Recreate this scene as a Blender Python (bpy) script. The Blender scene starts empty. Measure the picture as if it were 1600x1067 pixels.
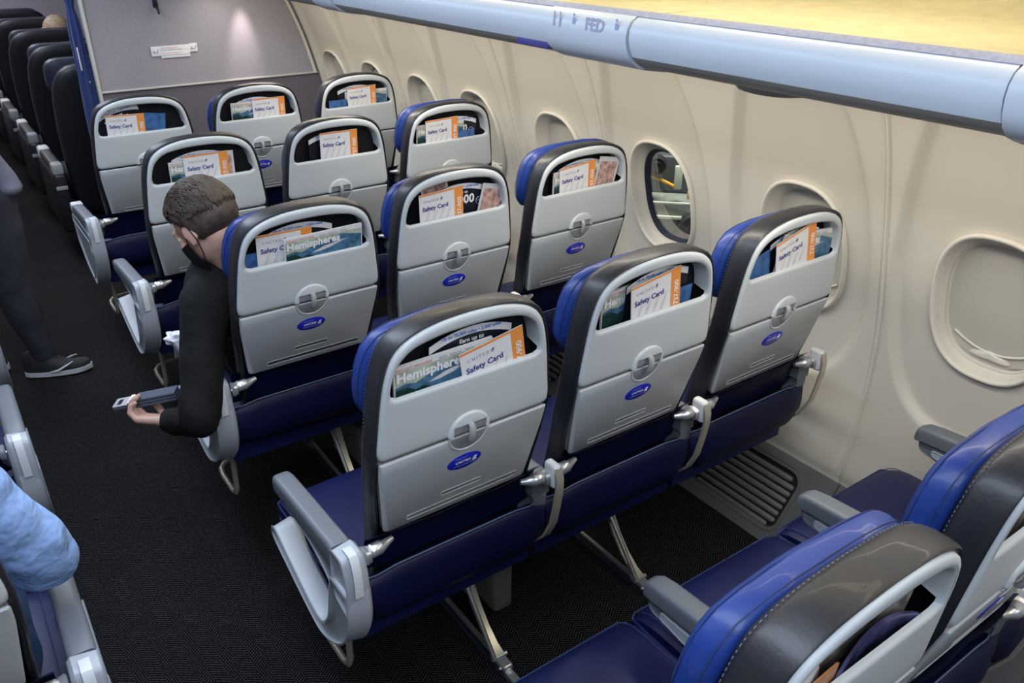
import bpy, bmesh, math, random
from math import sin, cos, pi, radians, sqrt, atan2
from mathutils import Vector, Matrix, Euler, noise

random.seed(7)
S = bpy.context.scene
COL = S.collection

# ------------------------------------------------------------------ camera
RC = ((0.8164427, -0.5774169, 0.0033221), (-0.2607945, -0.3738730, -0.8900591), (0.5151772, 0.7258159, -0.4558330))
cd = bpy.data.cameras.new('camera'); cam = bpy.data.objects.new('camera', cd); COL.objects.link(cam)
r0 = Vector(RC[0]).normalized(); r2 = Vector(RC[2]); r2 = (r2 - r0 * r2.dot(r0)).normalized(); r1 = r2.cross(r0)
M = Matrix(((r0.x, -r1.x, -r2.x, 0), (r0.y, -r1.y, -r2.y, 0), (r0.z, -r1.z, -r2.z, 0), (0, 0, 0, 1)))
M.translation = Vector((-0.6904, -1.1137, 1.7056))
cam.matrix_world = M
cd.sensor_width = 36; cd.lens = 1280.71 / 1600 * 36; cd.clip_start = 0.02; cd.clip_end = 200
S.camera = cam

# ------------------------------------------------------------------ world, exposure, lamps
W = bpy.data.worlds.new('night_apron'); S.world = W; W.use_nodes = True
W.node_tree.nodes['Background'].inputs[0].default_value = (0.16, 0.19, 0.24, 1)
W.node_tree.nodes['Background'].inputs[1].default_value = 0.35
S.view_settings.view_transform = 'Standard'; S.view_settings.look = 'None'
S.view_settings.exposure = 1.22; S.view_settings.gamma = 1.0; S.view_settings.use_curve_mapping = False

def area(name, loc, rot, sx, sy, power, col, spread=180):
    d = bpy.data.lights.new(name, 'AREA'); d.shape = 'RECTANGLE'; d.size = sx; d.size_y = sy
    d.energy = power; d.color = col; d.spread = radians(spread)
    o = bpy.data.objects.new(name, d); COL.objects.link(o); o.location = loc; o.rotation_euler = rot
    return o
# ceiling wash over the aisle (cool LED), sidewall wash and reading lamps under the bins (warm)
area('ceiling_lamp', (-0.50, 0.9, 2.02), (0, radians(0), 0), 0.5, 5.2, 30, (0.70, 0.82, 1.0))
area('first_class_lamp', (-0.45, 5.8, 2.02), (0, 0, 0), 0.7, 4.0, 16, (0.86, 0.88, 1.0))
area('rear_lamp', (-0.50, -2.4, 2.02), (0, radians(0), 0), 0.5, 1.6, 9, (0.72, 0.82, 1.0))
area('sidewall_lamp', (0.70, 0.9, 1.428), (0, radians(-10), 0), 0.10, 5.0, 13, (1.0, 0.93, 0.80))
area('bin_fill_light', (0.62, 0.6, 1.90), (0, radians(0), 0), 0.08, 4.6, 7, (1.0, 0.88, 0.62))  # added warm fill to brighten the open bins, not a fitted lamp
sp = bpy.data.lights.new('bulkhead_reading_lamp', 'SPOT'); sp.energy = 6; sp.color = (1, .86, .84); sp.spot_size = radians(34); sp.spot_blend = 1; sp.shadow_soft_size = .02
so = bpy.data.objects.new('bulkhead_reading_lamp', sp); COL.objects.link(so); so.location = (0.84, 3.455, 1.432)
so.rotation_euler = (radians(16), radians(2), 0)
area('apron_flood_lamp', (6.5, 5.5, 3.5), (radians(10), radians(-25), 0), 2, 2, 320, (1.0, 0.97, 0.85))

# ------------------------------------------------------------------ materials
def mat(name, col, rough=.5, metal=0, spec=.5, bump=None, var=None, coat=0, emit=None, trans=0, sheen=0):
    m = bpy.data.materials.new(name); m.use_nodes = True; nt = m.node_tree; N = nt.nodes; L = nt.links
    b = N['Principled BSDF']; c = (*col, 1)
    b.inputs['Base Color'].default_value = c; b.inputs['Roughness'].default_value = rough
    b.inputs['Metallic'].default_value = metal; b.inputs['Specular IOR Level'].default_value = spec
    b.inputs['Coat Weight'].default_value = coat; b.inputs['Transmission Weight'].default_value = trans
    if sheen: b.inputs['Sheen Weight'].default_value = sheen
    if emit: b.inputs['Emission Color'].default_value = (*emit[0], 1); b.inputs['Emission Strength'].default_value = emit[1]
    if bump or var:
        tc = N.new('ShaderNodeTexCoord')
    if bump:
        nz = N.new('ShaderNodeTexNoise'); nz.inputs['Scale'].default_value = bump[0]; nz.inputs['Detail'].default_value = 3
        bp = N.new('ShaderNodeBump'); bp.inputs['Strength'].default_value = bump[1]; bp.inputs['Distance'].default_value = bump[2]
        L.new(tc.outputs['Object'], nz.inputs['Vector']); L.new(nz.outputs[0], bp.inputs['Height']); L.new(bp.outputs[0], b.inputs['Normal'])
    if var:
        nv = N.new('ShaderNodeTexNoise'); nv.inputs['Scale'].default_value = var[0]; nv.inputs['Detail'].default_value = 4
        rp = N.new('ShaderNodeValToRGB'); rp.color_ramp.elements[0].color = tuple(x * (1 - var[1]) for x in col) + (1,)
        rp.color_ramp.elements[1].color = tuple(min(1, x * (1 + var[1])) for x in col) + (1,)
        rp.color_ramp.elements[0].position = .3; rp.color_ramp.elements[1].position = .7
        L.new(tc.outputs['Object'], nv.inputs['Vector']); L.new(nv.outputs[0], rp.inputs[0]); L.new(rp.outputs[0], b.inputs['Base Color'])
    return m

SHELL = mat('shell_plastic', (.50, .53, .54), .42, bump=(900, .15, .0004), var=(3, .03))
SHELL2 = mat('tray_plastic', (.43, .45, .46), .45, bump=(900, .15, .0004), var=(3, .03))
RECESS = mat('latch_recess_plastic', (.27, .28, .29), .4)
KNOB = mat('latch_knob_plastic', (.34, .35, .36), .28)
LEATHER = mat('charcoal_leather', (.013, .013, .017), .42, bump=(160, .25, .0012), var=(9, .15), coat=.05)
LINER = mat('black_pocket_liner', (.004, .004, .006), .7)
BLUE = mat('royal_blue_leather', (.010, .034, .19), .42, spec=.4, bump=(60, .3, .002), var=(8, .12), coat=.08)
NAVY = mat('navy_leatherette', (.0022, .0035, .030), .5, spec=.28, bump=(45, .3, .002), var=(7, .2))
NAVYSEAT = mat('navy_seat_leather', (.006, .010, .060), .46, spec=.32, bump=(70, .25, .0015), var=(6, .15))
THREAD = mat('grey_blue_thread', (.10, .14, .21), .7)
THREADW = mat('pale_thread', (.13, .135, .15), .8)
THREADB = mat('blue_thread', (.010, .025, .10), .7)
PAD = mat('armrest_grey_pad', (.125, .14, .16), .45, bump=(300, .2, .0006))
BAY = mat('armrest_light_plastic', (.34, .365, .40), .40, bump=(700, .12, .0004))
BAYW = mat('armrest_white_insert', (.60, .62, .64), .3)
SILVER = mat('silver_hinge_metal', (.56, .57, .58), .33, .75)
CHAMP = mat('champagne_leg_metal', (.60, .56, .44), .36, .6, bump=(25, .1, .001))
GREYMET = mat('grey_strut_metal', (.30, .30, .29), .4, .8)
DARKBOX = mat('taupe_equipment_box', (.115, .11, .10), .6)
WALL = mat('cream_wall_panel', (.60, .555, .475), .55, bump=(500, .10, .0005), var=(1.6, .02))
WALLGAP = mat('cream_panel_gap', (.28, .26, .22), .6)
RIM = mat('cream_window_bezel', (.63, .59, .51), .45)
SHADE = mat('beige_window_shade', (.46, .43, .37), .55)
GASKET = mat('dark_window_gasket', (.010, .014, .03), .5)
GRILLE = mat('charcoal_grille_plastic', (.115, .119, .119), .42, bump=(400, .15, .0006))
GRDARK = mat('black_grille_gap', (.006, .006, .006), .8)
PANELUP = mat('mauve_bulkhead_laminate', (.31, .285, .315), .6, bump=(220, .25, .001), var=(160, .07))
PANELLO = mat('dark_mauve_bulkhead_laminate', (.125, .108, .128), .65, bump=(220, .2, .001), var=(120, .06))
MOULD = mat('bulkhead_moulding', (.52, .50, .46), .4)
CURT = mat('navy_curtain_cloth', (.010, .028, .13), .85, bump=(250, .3, .001), sheen=.2)
FC = mat('black_first_class_leather', (.007, .007, .011), .45, spec=.4, bump=(90, .2, .001), coat=.05)
FCPAD = mat('dark_armrest_pad', (.05, .045, .042), .45)
WHITEPL = mat('white_armrest_cap', (.66, .66, .62), .4)
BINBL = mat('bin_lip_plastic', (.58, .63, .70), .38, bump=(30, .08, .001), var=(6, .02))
BINUN = mat('underside_lip_shade_plastic', (.36, .34, .30), .5)  # underside colour, also used as painted shade on the lower lip
BINST = mat('worn_rubber_strip', (.32, .34, .46), .8, bump=(200, .4, .001), var=(120, .14))
BINFL = mat('cream_bin_floor', (.62, .56, .36), .6, bump=(9, .3, .004), var=(25, .08))
INK = mat('pale_violet_ink', (.36, .38, .55), .6)
VIOLET = mat('violet_strip', (.05, .045, .22), .5)
CEIL = mat('ceiling_plastic', (.62, .64, .68), .6)
PAPER = mat('white_paper', (.74, .73, .73), .5, var=(30, .03))
PAPERG = mat('pale_grey_print', (.60, .59, .60), .5)
ORANGE = mat('orange_print', (.80, .29, .06), .5)
BLACKP = mat('black_print', (.008, .010, .020), .35)
NAVYI = mat('navy_ink', (.035, .035, .22), .5)
GREYI = mat('grey_ink', (.20, .20, .28), .5)
BLUEI = mat('blue_ink', (.12, .22, .62), .5)
WHITEI = mat('white_ink', (.82, .82, .82), .5)
REDI = mat('red_ink', (.62, .12, .06), .5)
SKYP = mat('cover_sky_print', (.42, .46, .36), .4, var=(30, .3))
MTN = mat('cover_mountain_print', (.06, .15, .25), .4, var=(60, .5))
FOREST = mat('cover_forest_print', (.012, .04, .035), .4, var=(160, .6))
LTBLUE = mat('light_blue_print', (.045, .13, .32), .45, var=(40, .5))
BROWNP = mat('brown_hair_print', (.22, .19, .165), .3, var=(55, .85))
VIOP = mat('violet_portrait_print', (.05, .05, .12), .25, var=(28, .95))
TANP = mat('tan_portrait_print', (.42, .18, .06), .4, var=(25, .6))
STICK = mat('royal_blue_sticker', (.012, .022, .40), .35)
LITE = mat('pale_sticker_ink', (.45, .50, .78), .5)
BELT = mat('grey_blue_webbing', (.065, .08, .11), .8, bump=(500, .4, .001))
SKIN = mat('skin', (.52, .30, .225), .5, bump=(180, .15, .0008), var=(18, .10))
HAIR = mat('grey_brown_hair', (.060, .042, .031), .5, bump=(90, .5, .003), var=(45, .45))
HAIRB = mat('blond_hair', (.35, .26, .16), .6, bump=(120, .5, .003), var=(60, .3))
JACKET = mat('black_jacket_cloth', (.0032, .0032, .0038), .85, spec=.25, bump=(35, .5, .006), var=(12, .3))
MASK = mat('black_face_mask', (.003, .003, .0035), .8, spec=.3)
SHIRT = mat('light_blue_shirt', (.25, .39, .70), .85, bump=(13, .9, .03), var=(14, .12))
JEANS = mat('blue_denim', (.022, .055, .13), .85, bump=(400, .3, .001), var=(25, .2))
TROUS = mat('dark_grey_trousers', (.026, .027, .040), .85, bump=(30, .4, .005), var=(20, .15))
GREYJ = mat('grey_jacket_cloth', (.13, .14, .19), .85, bump=(30, .4, .005))
SHOE = mat('black_shoe_knit', (.008, .008, .010), .7)
SOLE = mat('white_shoe_sole', (.55, .55, .57), .5)
TISSUE = mat('white_tissue', (.66, .66, .72), .9)
STEEL = mat('brushed_steel', (.30, .30, .31), .4, .8)
CONC = mat('wet_concrete_apron', (.22, .22, .17), .45, bump=(14, .6, .03), var=(9, .35))
VEHG = mat('grey_vehicle_paint', (.26, .29, .26), .5, var=(4, .2))
VEHD = mat('dark_vehicle_panel', (.07, .08, .09), .5)
VEHW = mat('white_rail_paint', (.72, .74, .66), .5)
YEL = mat('yellow_rail_paint', (.80, .45, .04), .5)
TYRE = mat('tyre_rubber', (.015, .016, .018), .7)
def glass_mat():
    m = bpy.data.materials.new('window_glass'); m.use_nodes = True; nt = m.node_tree; N = nt.nodes
    N.remove(N['Principled BSDF'])
    t = N.new('ShaderNodeBsdfTransparent'); g = N.new('ShaderNodeBsdfGlossy'); g.inputs['Roughness'].default_value = .03
    t.inputs[0].default_value = (.86, .90, .88, 1)
    mx = N.new('ShaderNodeMixShader'); f = N.new('ShaderNodeFresnel'); f.inputs[0].default_value = 1.45
    mm = N.new('ShaderNodeMath'); mm.operation = 'MULTIPLY'; mm.inputs[1].default_value = .35; nt.links.new(f.outputs[0], mm.inputs[0]); nt.links.new(mm.outputs[0], mx.inputs[0]); nt.links.new(t.outputs[0], mx.inputs[1]); nt.links.new(g.outputs[0], mx.inputs[2])
    nt.links.new(mx.outputs[0], N['Material Output'].inputs[0]); return m
GLASS = glass_mat()

def carpet_mat():
    m = bpy.data.materials.new('herringbone_carpet'); m.use_nodes = True; nt = m.node_tree; N = nt.nodes; L = nt.links
    b = N['Principled BSDF']; b.inputs['Roughness'].default_value = .95; b.inputs['Specular IOR Level'].default_value = .06
    tc = N.new('ShaderNodeTexCoord'); sx = N.new('ShaderNodeSeparateXYZ'); L.new(tc.outputs['Object'], sx.inputs[0])
    def ma(op, a, b_=None, c=None):
        n = N.new('ShaderNodeMath'); n.operation = op
        for i, v in enumerate((a, b_, c)):
            if v is None: continue
            if isinstance(v, (int, float)): n.inputs[i].default_value = v
            else: L.new(v, n.inputs[i])
        return n.outputs[0]
    u = ma('PINGPONG', sx.outputs[0], .033)                 # zig-zag columns running along the cabin
    ph = ma('ADD', sx.outputs[1], ma('MULTIPLY', u, .75))
    s1 = ma('PINGPONG', ph, .0045)
    line = ma('GREATER_THAN', s1, .0027)
    # threads broken into dashes across the width
    s2 = ma('PINGPONG', ma('SUBTRACT', sx.outputs[0], ma('MULTIPLY', sx.outputs[1], .35)), .0021)
    dash = ma('GREATER_THAN', s2, .0006)
    nz = N.new('ShaderNodeTexNoise'); nz.inputs['Scale'].default_value = 260; nz.inputs['Detail'].default_value = 2; L.new(tc.outputs['Object'], nz.inputs['Vector'])
    nb = N.new('ShaderNodeTexNoise'); nb.inputs['Scale'].default_value = 3.5; nb.inputs['Detail'].default_value = 3; L.new(tc.outputs['Object'], nb.inputs['Vector'])
    k = ma('MULTIPLY', line, dash); k = ma('MULTIPLY', k, ma('MULTIPLY', ma('SUBTRACT', nz.outputs[0], .28), 2.0))
    k = ma('MULTIPLY', k, ma('ADD', .55, ma('MULTIPLY', nb.outputs[0], .7)))
    k = ma('MAXIMUM', ma('MINIMUM', k, 1), 0)
    mx = N.new('ShaderNodeMix'); mx.data_type = 'RGBA'; L.new(k, mx.inputs['Factor'])
    mx.inputs['A'].default_value = (.0030, .0032, .0048, 1); mx.inputs['B'].default_value = (.115, .108, .10, 1)
    L.new(mx.outputs['Result'], b.inputs['Base Color'])
    bp = N.new('ShaderNodeBump'); bp.inputs['Distance'].default_value = .002; bp.inputs['Strength'].default_value = .6
    L.new(k, bp.inputs['Height']); L.new(bp.outputs[0], b.inputs['Normal'])
    return m
CARPET = carpet_mat()

# ------------------------------------------------------------------ mesh helpers
class MB:
    def __init__(s): s.v = []; s.f = []; s.m = []
    def face(s, idx, mi=0): s.f.append(tuple(idx)); s.m.append(mi)
    def loft(s, loops, closed=True, cap0=True, cap1=True, mi=0, capm=None):
        n = len(loops[0]); base = len(s.v); capm = mi if capm is None else capm
        for lp in loops: s.v += [tuple(p) for p in lp]
        for i in range(len(loops) - 1):
            for j in range(n if closed else n - 1):
                a = base + i * n + j; b = base + i * n + (j + 1) % n
                s.face((a, b, b + n, a + n), mi)
        if cap0: s.face([base + j for j in range(n)][::-1], capm)
        if cap1: s.face([base + (len(loops) - 1) * n + j for j in range(n)], capm)
        return s
    def tube(s, path, r, n=10, mi=0, flat=1.0):
        P = [Vector(p) for p in path]; R = r if isinstance(r, (list, tuple)) else [r] * len(P)
        up = None; loops = []
        for i, p in enumerate(P):
            t = (P[min(i + 1, len(P) - 1)] - P[max(i - 1, 0)]).normalized()
            if up is None: up = Vector((0, 0, 1)) if abs(t.z) < .9 else Vector((1, 0, 0))
            a = t.cross(up)
            if a.length < 1e-5: a = t.cross(Vector((0, 1, 0)))
            a.normalize(); up = a.cross(t).normalized()
            loops.append([p + R[i] * (a * cos(2 * pi * k / n) + up * flat * sin(2 * pi * k / n)) for k in range(n)])
        return s.loft(loops, mi=mi)
    def box(s, x0, x1, y0, y1, z0, z1, r=.004, mi=0, n=3):
        r = min(r, (x1 - x0) / 2.01, (y1 - y0) / 2.01, (z1 - z0) / 2.01); loops = []
        def rr(i): # rounded rect inset i
            c = []; q = max(r - i, 1e-4)
            for (cx, cy, a0) in ((x1 - r, y1 - r, 0), (x0 + r, y1 - r, 90), (x0 + r, y0 + r, 180), (x1 - r, y0 + r, 270)):
                for k in range(n + 1):
                    a = radians(a0 + 90 * k / n); c.append((cx + q * cos(a), cy + q * sin(a)))
            return c
        hs = [(r * (1 - cos(radians(90 * k / n))), r * (1 - sin(radians(90 * k / n)))) for k in range(n + 1)]
        for ins, h in [(r - r * sin(radians(90 * k / n)), r - r * cos(radians(90 * k / n))) for k in range(n + 1)]:
            loops.append([(x, y, z0 + h) for x, y in rr(ins)])
        for ins, h in [(r - r * cos(radians(90 * k / n)), r - r * sin(radians(90 * k / n))) for k in range(n + 1)]:
            loops.append([(x, y, z1 - h) for x, y in rr(ins)])
        return s.loft(loops, mi=mi)
    def extr(s, poly, a, b, axis='y', bev=.002, mi=0, steps=2):
        """extrude a 2D outline along an axis with bevelled rims"""
        def put(p, t):
            return {'y': (p[0], t, p[1]), 'x': (t, p[0], p[1]), 'z': (p[0], p[1], t)}[axis]
        sg = 1 if b > a else -1; loops = []
        for k in range(steps + 1):
            an = radians(90 * k / steps)
            loops.append([put(p, a + sg * bev * (1 - sin(an))) for p in inset(poly, bev * (1 - cos(an + 0)) if k == steps else bev * (1 - sin(an)) * 0 + bev * cos(an))])
        for k in range(steps + 1):
            an = radians(90 * k / steps)
            loops.append([put(p, b - sg * bev * (1 - sin(an)) if k < 0 else b - sg * bev * cos(an) + 0) for p in inset(poly, bev * (1 - cos(pi / 2 - (pi / 2 - an))))])
        return s.loft(loops, mi=mi)
    def xf(s, fn, start=0):
        s.v = s.v[:start] + [tuple(fn(*p)) for p in s.v[start:]]; return s
    def mesh(s, name, mats, smooth=True, ang=38):
        me = bpy.data.meshes.new(name); me.from_pydata(s.v, [], s.f)
        if not isinstance(mats, (list, tuple)): mats = [mats]
        for m in mats: me.materials.append(m)
        if len(mats) > 1: me.polygons.foreach_set('material_index', s.m)
        bm = bmesh.new(); bm.from_mesh(me); bmesh.ops.recalc_face_normals(bm, faces=bm.faces); bm.to_mesh(me); bm.free()
        if smooth:
            me.shade_smooth(); me.set_sharp_from_angle(angle=radians(ang))
        return me
def inset(poly, d):
    if abs(d) < 1e-7: return list(poly)
    n = len(poly); out = []
    area_ = sum(poly[i][0] * poly[(i + 1) % n][1] - poly[(i + 1) % n][0] * poly[i][1] for i in range(n)); sg = 1 if area_ > 0 else -1
    for i in range(n):
        a, b, c = poly[i - 1], poly[i], poly[(i + 1) % n]
        d1 = (b[0] - a[0], b[1] - a[1]); d2 = (c[0] - b[0], c[1] - b[1])
        l1 = math.hypot(*d1) or 1e-9; l2 = math.hypot(*d2) or 1e-9
        n1 = (-d1[1] / l1, d1[0] / l1); n2 = (-d2[1] / l2, d2[0] / l2)
        nx, ny = n1[0] + n2[0], n1[1] + n2[1]; l = math.hypot(nx, ny) or 1e-9
        nx /= l; ny /= l; k = 1 / max(.5, nx * n1[0] + ny * n1[1])
        out.append((b[0] + sg * d * k * nx, b[1] + sg * d * k * ny))
    return out
def rpoly(pts, r=.01, n=4):
    """round every corner of a polygon; pts may carry own radius as third value"""
    out = []; m = len(pts)
    for i in range(m):
        a = Vector(pts[i - 1][:2]); b = Vector(pts[i][:2]); c = Vector(pts[(i + 1) % m][:2])
        rr = pts[i][2] if len(pts[i]) > 2 else r
        u = (a - b); v = (c - b); lu, lv = u.length, v.length; u.normalize(); v.normalize()
        t = min(rr, lu * .49, lv * .49)
        p0 = b + u * t; p1 = b + v * t
        for k in range(n + 1):
            s = k / n; out.append(tuple((1 - s) ** 2 * p0 + 2 * s * (1 - s) * b + s * s * p1))
    return out
def raypoly(poly, c, N):
    out = []; m = len(poly)
    for k in range(N):
        a = 2 * pi * k / N; dx, dy = cos(a), sin(a); best = None
        for i in range(m):
            x1, y1 = poly[i][0] - c[0], poly[i][1] - c[1]; x2, y2 = poly[(i + 1) % m][0] - c[0], poly[(i + 1) % m][1] - c[1]
            den = dx * (y2 - y1) - dy * (x2 - x1)
            if abs(den) < 1e-12: continue
            t = (x1 * (y2 - y1) - y1 * (x2 - x1)) / den; u = (x1 * dy - y1 * dx) / den
            if t > 0 and -1e-9 <= u <= 1 + 1e-9 and (best is None or t > best): best = t
        out.append((c[0] + dx * best, c[1] + dy * best))
    return out
def obj(name, me, parent=None, loc=(0, 0, 0), rot=(0, 0, 0)):
    o = bpy.data.objects.new(name, me); COL.objects.link(o); o.location = loc; o.rotation_euler = rot
    if parent is not None: o.parent = parent
    return o
def empty(name, loc=(0, 0, 0), rot=(0, 0, 0)):
    o = bpy.data.objects.new(name, None); COL.objects.link(o); o.location = loc; o.rotation_euler = rot; o.empty_display_size = .1
    return o
def tag(o, label=None, cat=None, group=None, kind=None):
    if label: o['label'] = label
    if cat: o['category'] = cat
    if group: o['group'] = group
    if kind: o['kind'] = kind
    return o
def struct(o): o['kind'] = 'structure'; return o
_tc = {}
def textmesh(s, size, m, bold=0.0, align='CENTER', space=1.0):
    key = (s, size, m.name, bold, align)
    if key in _tc: return _tc[key]
    cu = bpy.data.curves.new('t', 'FONT'); cu.body = s; cu.size = size; cu.offset = bold; cu.align_x = align; cu.resolution_u = 2; cu.space_character = space
    o = bpy.data.objects.new('t', cu); COL.objects.link(o)
    bpy.context.view_layer.update()
    dg = bpy.context.evaluated_depsgraph_get(); me = bpy.data.meshes.new_from_object(o.evaluated_get(dg))
    me.name = 'lettering'; me.materials.clear(); me.materials.append(m)
    bpy.data.objects.remove(o); bpy.data.curves.remove(cu)
    _tc[key] = me; return me
def text(s, size, m, parent, loc, rot=(pi / 2, 0, 0), bold=0.0, align='CENTER', name='lettering', space=1.0):
    return obj(name, textmesh(s, size, m, bold, align, space), parent, loc, rot)

# ================================================================== SETTING
PROF = [(-.05, 1.05), (.2, 1.248), (.26, 1.255), (.35, 1.282), (.454, 1.30), (.55, 1.305), (.643, 1.30), (.75, 1.285), (.845, 1.263), (.93, 1.243), (1.013, 1.222), (1.10, 1.198), (1.184, 1.170), (1.25, 1.145), (1.312, 1.118), (1.40, 1.072), (1.5, 1.02), (1.9, .75)]
def XW(z):
    z = max(PROF[0][0], min(PROF[-1][0] - 1e-6, z))
    for i in range(len(PROF) - 1):
        if PROF[i][0] <= z <= PROF[i + 1][0]:
            t = (z - PROF[i][0]) / (PROF[i + 1][0] - PROF[i][0])
            p0 = PROF[max(i - 1, 0)]; p1 = PROF[i]; p2 = PROF[i + 1]; p3 = PROF[min(i + 2, len(PROF) - 1)]
            h = p2[0] - p1[0]; m1 = (p2[1] - p0[1]) / (p2[0] - p0[0]) * h; m2 = (p3[1] - p1[1]) / (p3[0] - p1[0]) * h
            return (2 * t ** 3 - 3 * t ** 2 + 1) * p1[1] + (t ** 3 - 2 * t ** 2 + t) * m1 + (-2 * t ** 3 + 3 * t ** 2) * p2[1] + (t ** 3 - t ** 2) * m2
WC = [-1.40, -.86, -.325, .215, .780, 1.325, 1.875, 2.345, 2.835, 3.32]      # window centres along the cabin
SEAMS = [-1.68, -1.13, -.05, 1.04, 1.60, 2.57, 3.06, 3.56]
WZ = .878; WA = .147; WB = .200            # bezel half sizes
def sup(y, z, cy, cz, a, b, e): return (abs((y - cy) / a) ** e + abs((z - cz) / b) ** e) ** (1 / e)
def sst(t): t = max(0, min(1, t)); return t * t * (3 - 2 * t)
def recess(y, z):
    d = 0
    for c in WC:
        if abs(y - c) < .3:
            zc = .93; b = .44 if z < zc else .52
            w = .232 - .05 * max(0, (z - .95)) / .5
            r = sup(y, z, c + .012, zc, w, b, 2.7)
            d = max(d, .021 * sst((1.0 - r) / .06 + .5))
    return d * sst((3.545 - y) / .07)
floor = MB(); floor.v = [(-2.3, -3, 0), (1.10, -3, 0), (1.10, 8.2, 0), (-2.3, 8.2, 0)]; floor.face((0, 1, 2, 3))
struct(obj('floor', floor.mesh('floor', CARPET, False)))

wall_root = struct(empty('wall_right', (0, 0, 0)))
for si in range(len(SEAMS) - 1):
    ya, yb = SEAMS[si] + .004, SEAMS[si + 1] - .004
    b = MB(); st = .0095 if ya > -.2 or yb > -1 else .02
    ny = max(4, int((yb - ya) / st)); nz = 128
    idx = {}
    ys = [ya + (yb - ya) * j / ny for j in range(ny + 1)]; zs = [.212 + (1.50 - .212) * i / nz for i in range(nz + 1)]
    for i, z in enumerate(zs):
        for j, y in enumerate(ys):
            e = min(y - ya, yb - y); ed = .006 * (1 - sst(e / .012))
            idx[i, j] = len(b.v); b.v.append((XW(z) + recess(y, z) + ed, y, z))
    for i in range(nz):
        for j in range(ny):
            yc = (ys[j] + ys[j + 1]) / 2; zc = (zs[i] + zs[i + 1]) / 2
            if any(sup(yc, zc, c, WZ, WA - .012, WB - .012, 2.5) < 1 for c in WC): continue
            b.face((idx[i, j], idx[i, j + 1], idx[i + 1, j + 1], idx[i + 1, j]))
    obj('wall_panel', b.mesh('wall_panel', WALL, ang=80), wall_root)
    # trim strip in the joint
    if si:
        t = MB(); y = SEAMS[si]
        t.loft([[(XW(z) + dx, y + dy, z) for z in [.24 + 1.26 * k / 40 for k in range(41)]] for dx, dy in ((.034, -.011), (.004, -.0045), (-.0015, -.002), (-.0015, .002), (.004, .0045), (.034, .011))], closed=False, cap0=False, cap1=False)
        obj('panel_joint_trim', t.mesh('panel_joint_trim', RIM, ang=60), wall_root)
# windows
def make_bezel():
    b = MB(); n = 72; loops = []
    for (s, dx) in ((1.00, .020), (1.00, .011), (.985, .0065), (.965, .0045), (.94, .007), (.92, .018), (.885, .034), (.855, .044), (.845, .048), (.838, .046), (.83, .050), (.82, .060)):
        e = 2.5 + .25 * sst((.95 - s) / .1)
        lp = []
        for k in range(n):
            a = 2 * pi * k / n; ca, sa = cos(a), sin(a); q = (abs(ca) ** e + abs(sa) ** e) ** (-1 / e)
            y = WA * s * q * ca; z = WZ + WB * s * q * sa - (0 if s > .9 else (1 - s) * .02)
            lp.append((XW(z) + dx, y, z))
        loops.append(lp)
    b.loft(loops, cap0=False, cap1=False); return b.mesh('window_bezel', RIM, ang=70)
BEZ = make_bezel()
def shade_mesh(z0, z1, name, m, dx, s=.835, y0=-9, y1=9):
    b = MB(); n = 24; rows = []
    zz = [z0 + (z1 - z0) * i / 12 for i in range(13)]
    pts = []
    for z in zz:
        t = abs((z - WZ) / (WB * s)); hw = WA * s * (max(0, 1 - min(1, t) ** 2.75)) ** (1 / 2.75)
        pts.append((z, max(hw, .01)))
    L_ = [[(XW(z) + dx, -hw + 2 * hw * k / 8, z) for k in range(9)] for z, hw in pts]
    b.loft(L_, closed=False, cap0=False, cap1=False); return b.mesh(name, m)
SH = shade_mesh(WZ - WB * .83, WZ + WB * .83, 'window_shade', SHADE, .058)
hb = MB()
hb.loft([[(XW(z) + .058 - h, y, z) for y, z in [(.050 * cos(2 * pi * k / 24) * s, WZ - WB * .70 + .012 * sin(2 * pi * k / 24) * s - .002 * abs(cos(2 * pi * k / 24)) * 3) for k in range(24)]] for s, h in ((1, 0), (.97, .005), (.7, .009), (.3, .010))], cap0=False)
HAND = hb.mesh('shade_handle', RIM)
lipb = MB(); lipb.tube([(XW(WZ - WB * .66 + .035 * (y / .1) ** 2) + .054, y, WZ - WB * .66 + .035 * (y / .1) ** 2) for y in [-.095 + .19 * k / 16 for k in range(17)]], .003, 8)
LIP = lipb.mesh('shade_lip', RIM)
gb = MB(); n = 64; loops = []
for s, dx in ((.825, .055), (.81, .062), (.775, .066), (.765, .075)):
    lp = []
    for k in range(n):
        a = 2 * pi * k / n; e = 2.75; q = (abs(cos(a)) ** e + abs(sin(a)) ** e) ** (-1 / e)
        z = WZ + WB * s * q * sin(a) - .004; lp.append((XW(z) + dx, WA * s * q * cos(a), z))
    loops.append(lp)
gb.loft(loops, cap0=False, cap1=False); GSK = gb.mesh('window_gasket', GASKET)
GL = shade_mesh(WZ - WB * .80, WZ + WB * .80, 'window_pane', GLASS, .072, .81)
for i, c in enumerate(WC):
    w = struct(empty('window_%d' % (i + 1), (0, c, 0)))
    obj('window_bezel', BEZ, w)
    if i == 4:
        obj('window_gasket', GSK, w); obj('window_pane', GL, w)
    elif i == 8:
        o = obj('window_shade', shade_mesh(WZ - WB * .2, WZ + WB * .83, 'window_shade', SHADE, .058), w)
        obj('window_gasket', GSK, w); obj('window_pane', GL, w)
        h = obj('shade_handle', HAND, w, (-.0, 0, WB * .5))
    else:
        obj('window_shade', SH, w); obj('shade_handle', HAND, w); obj('shade_lip', LIP, w)

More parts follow.
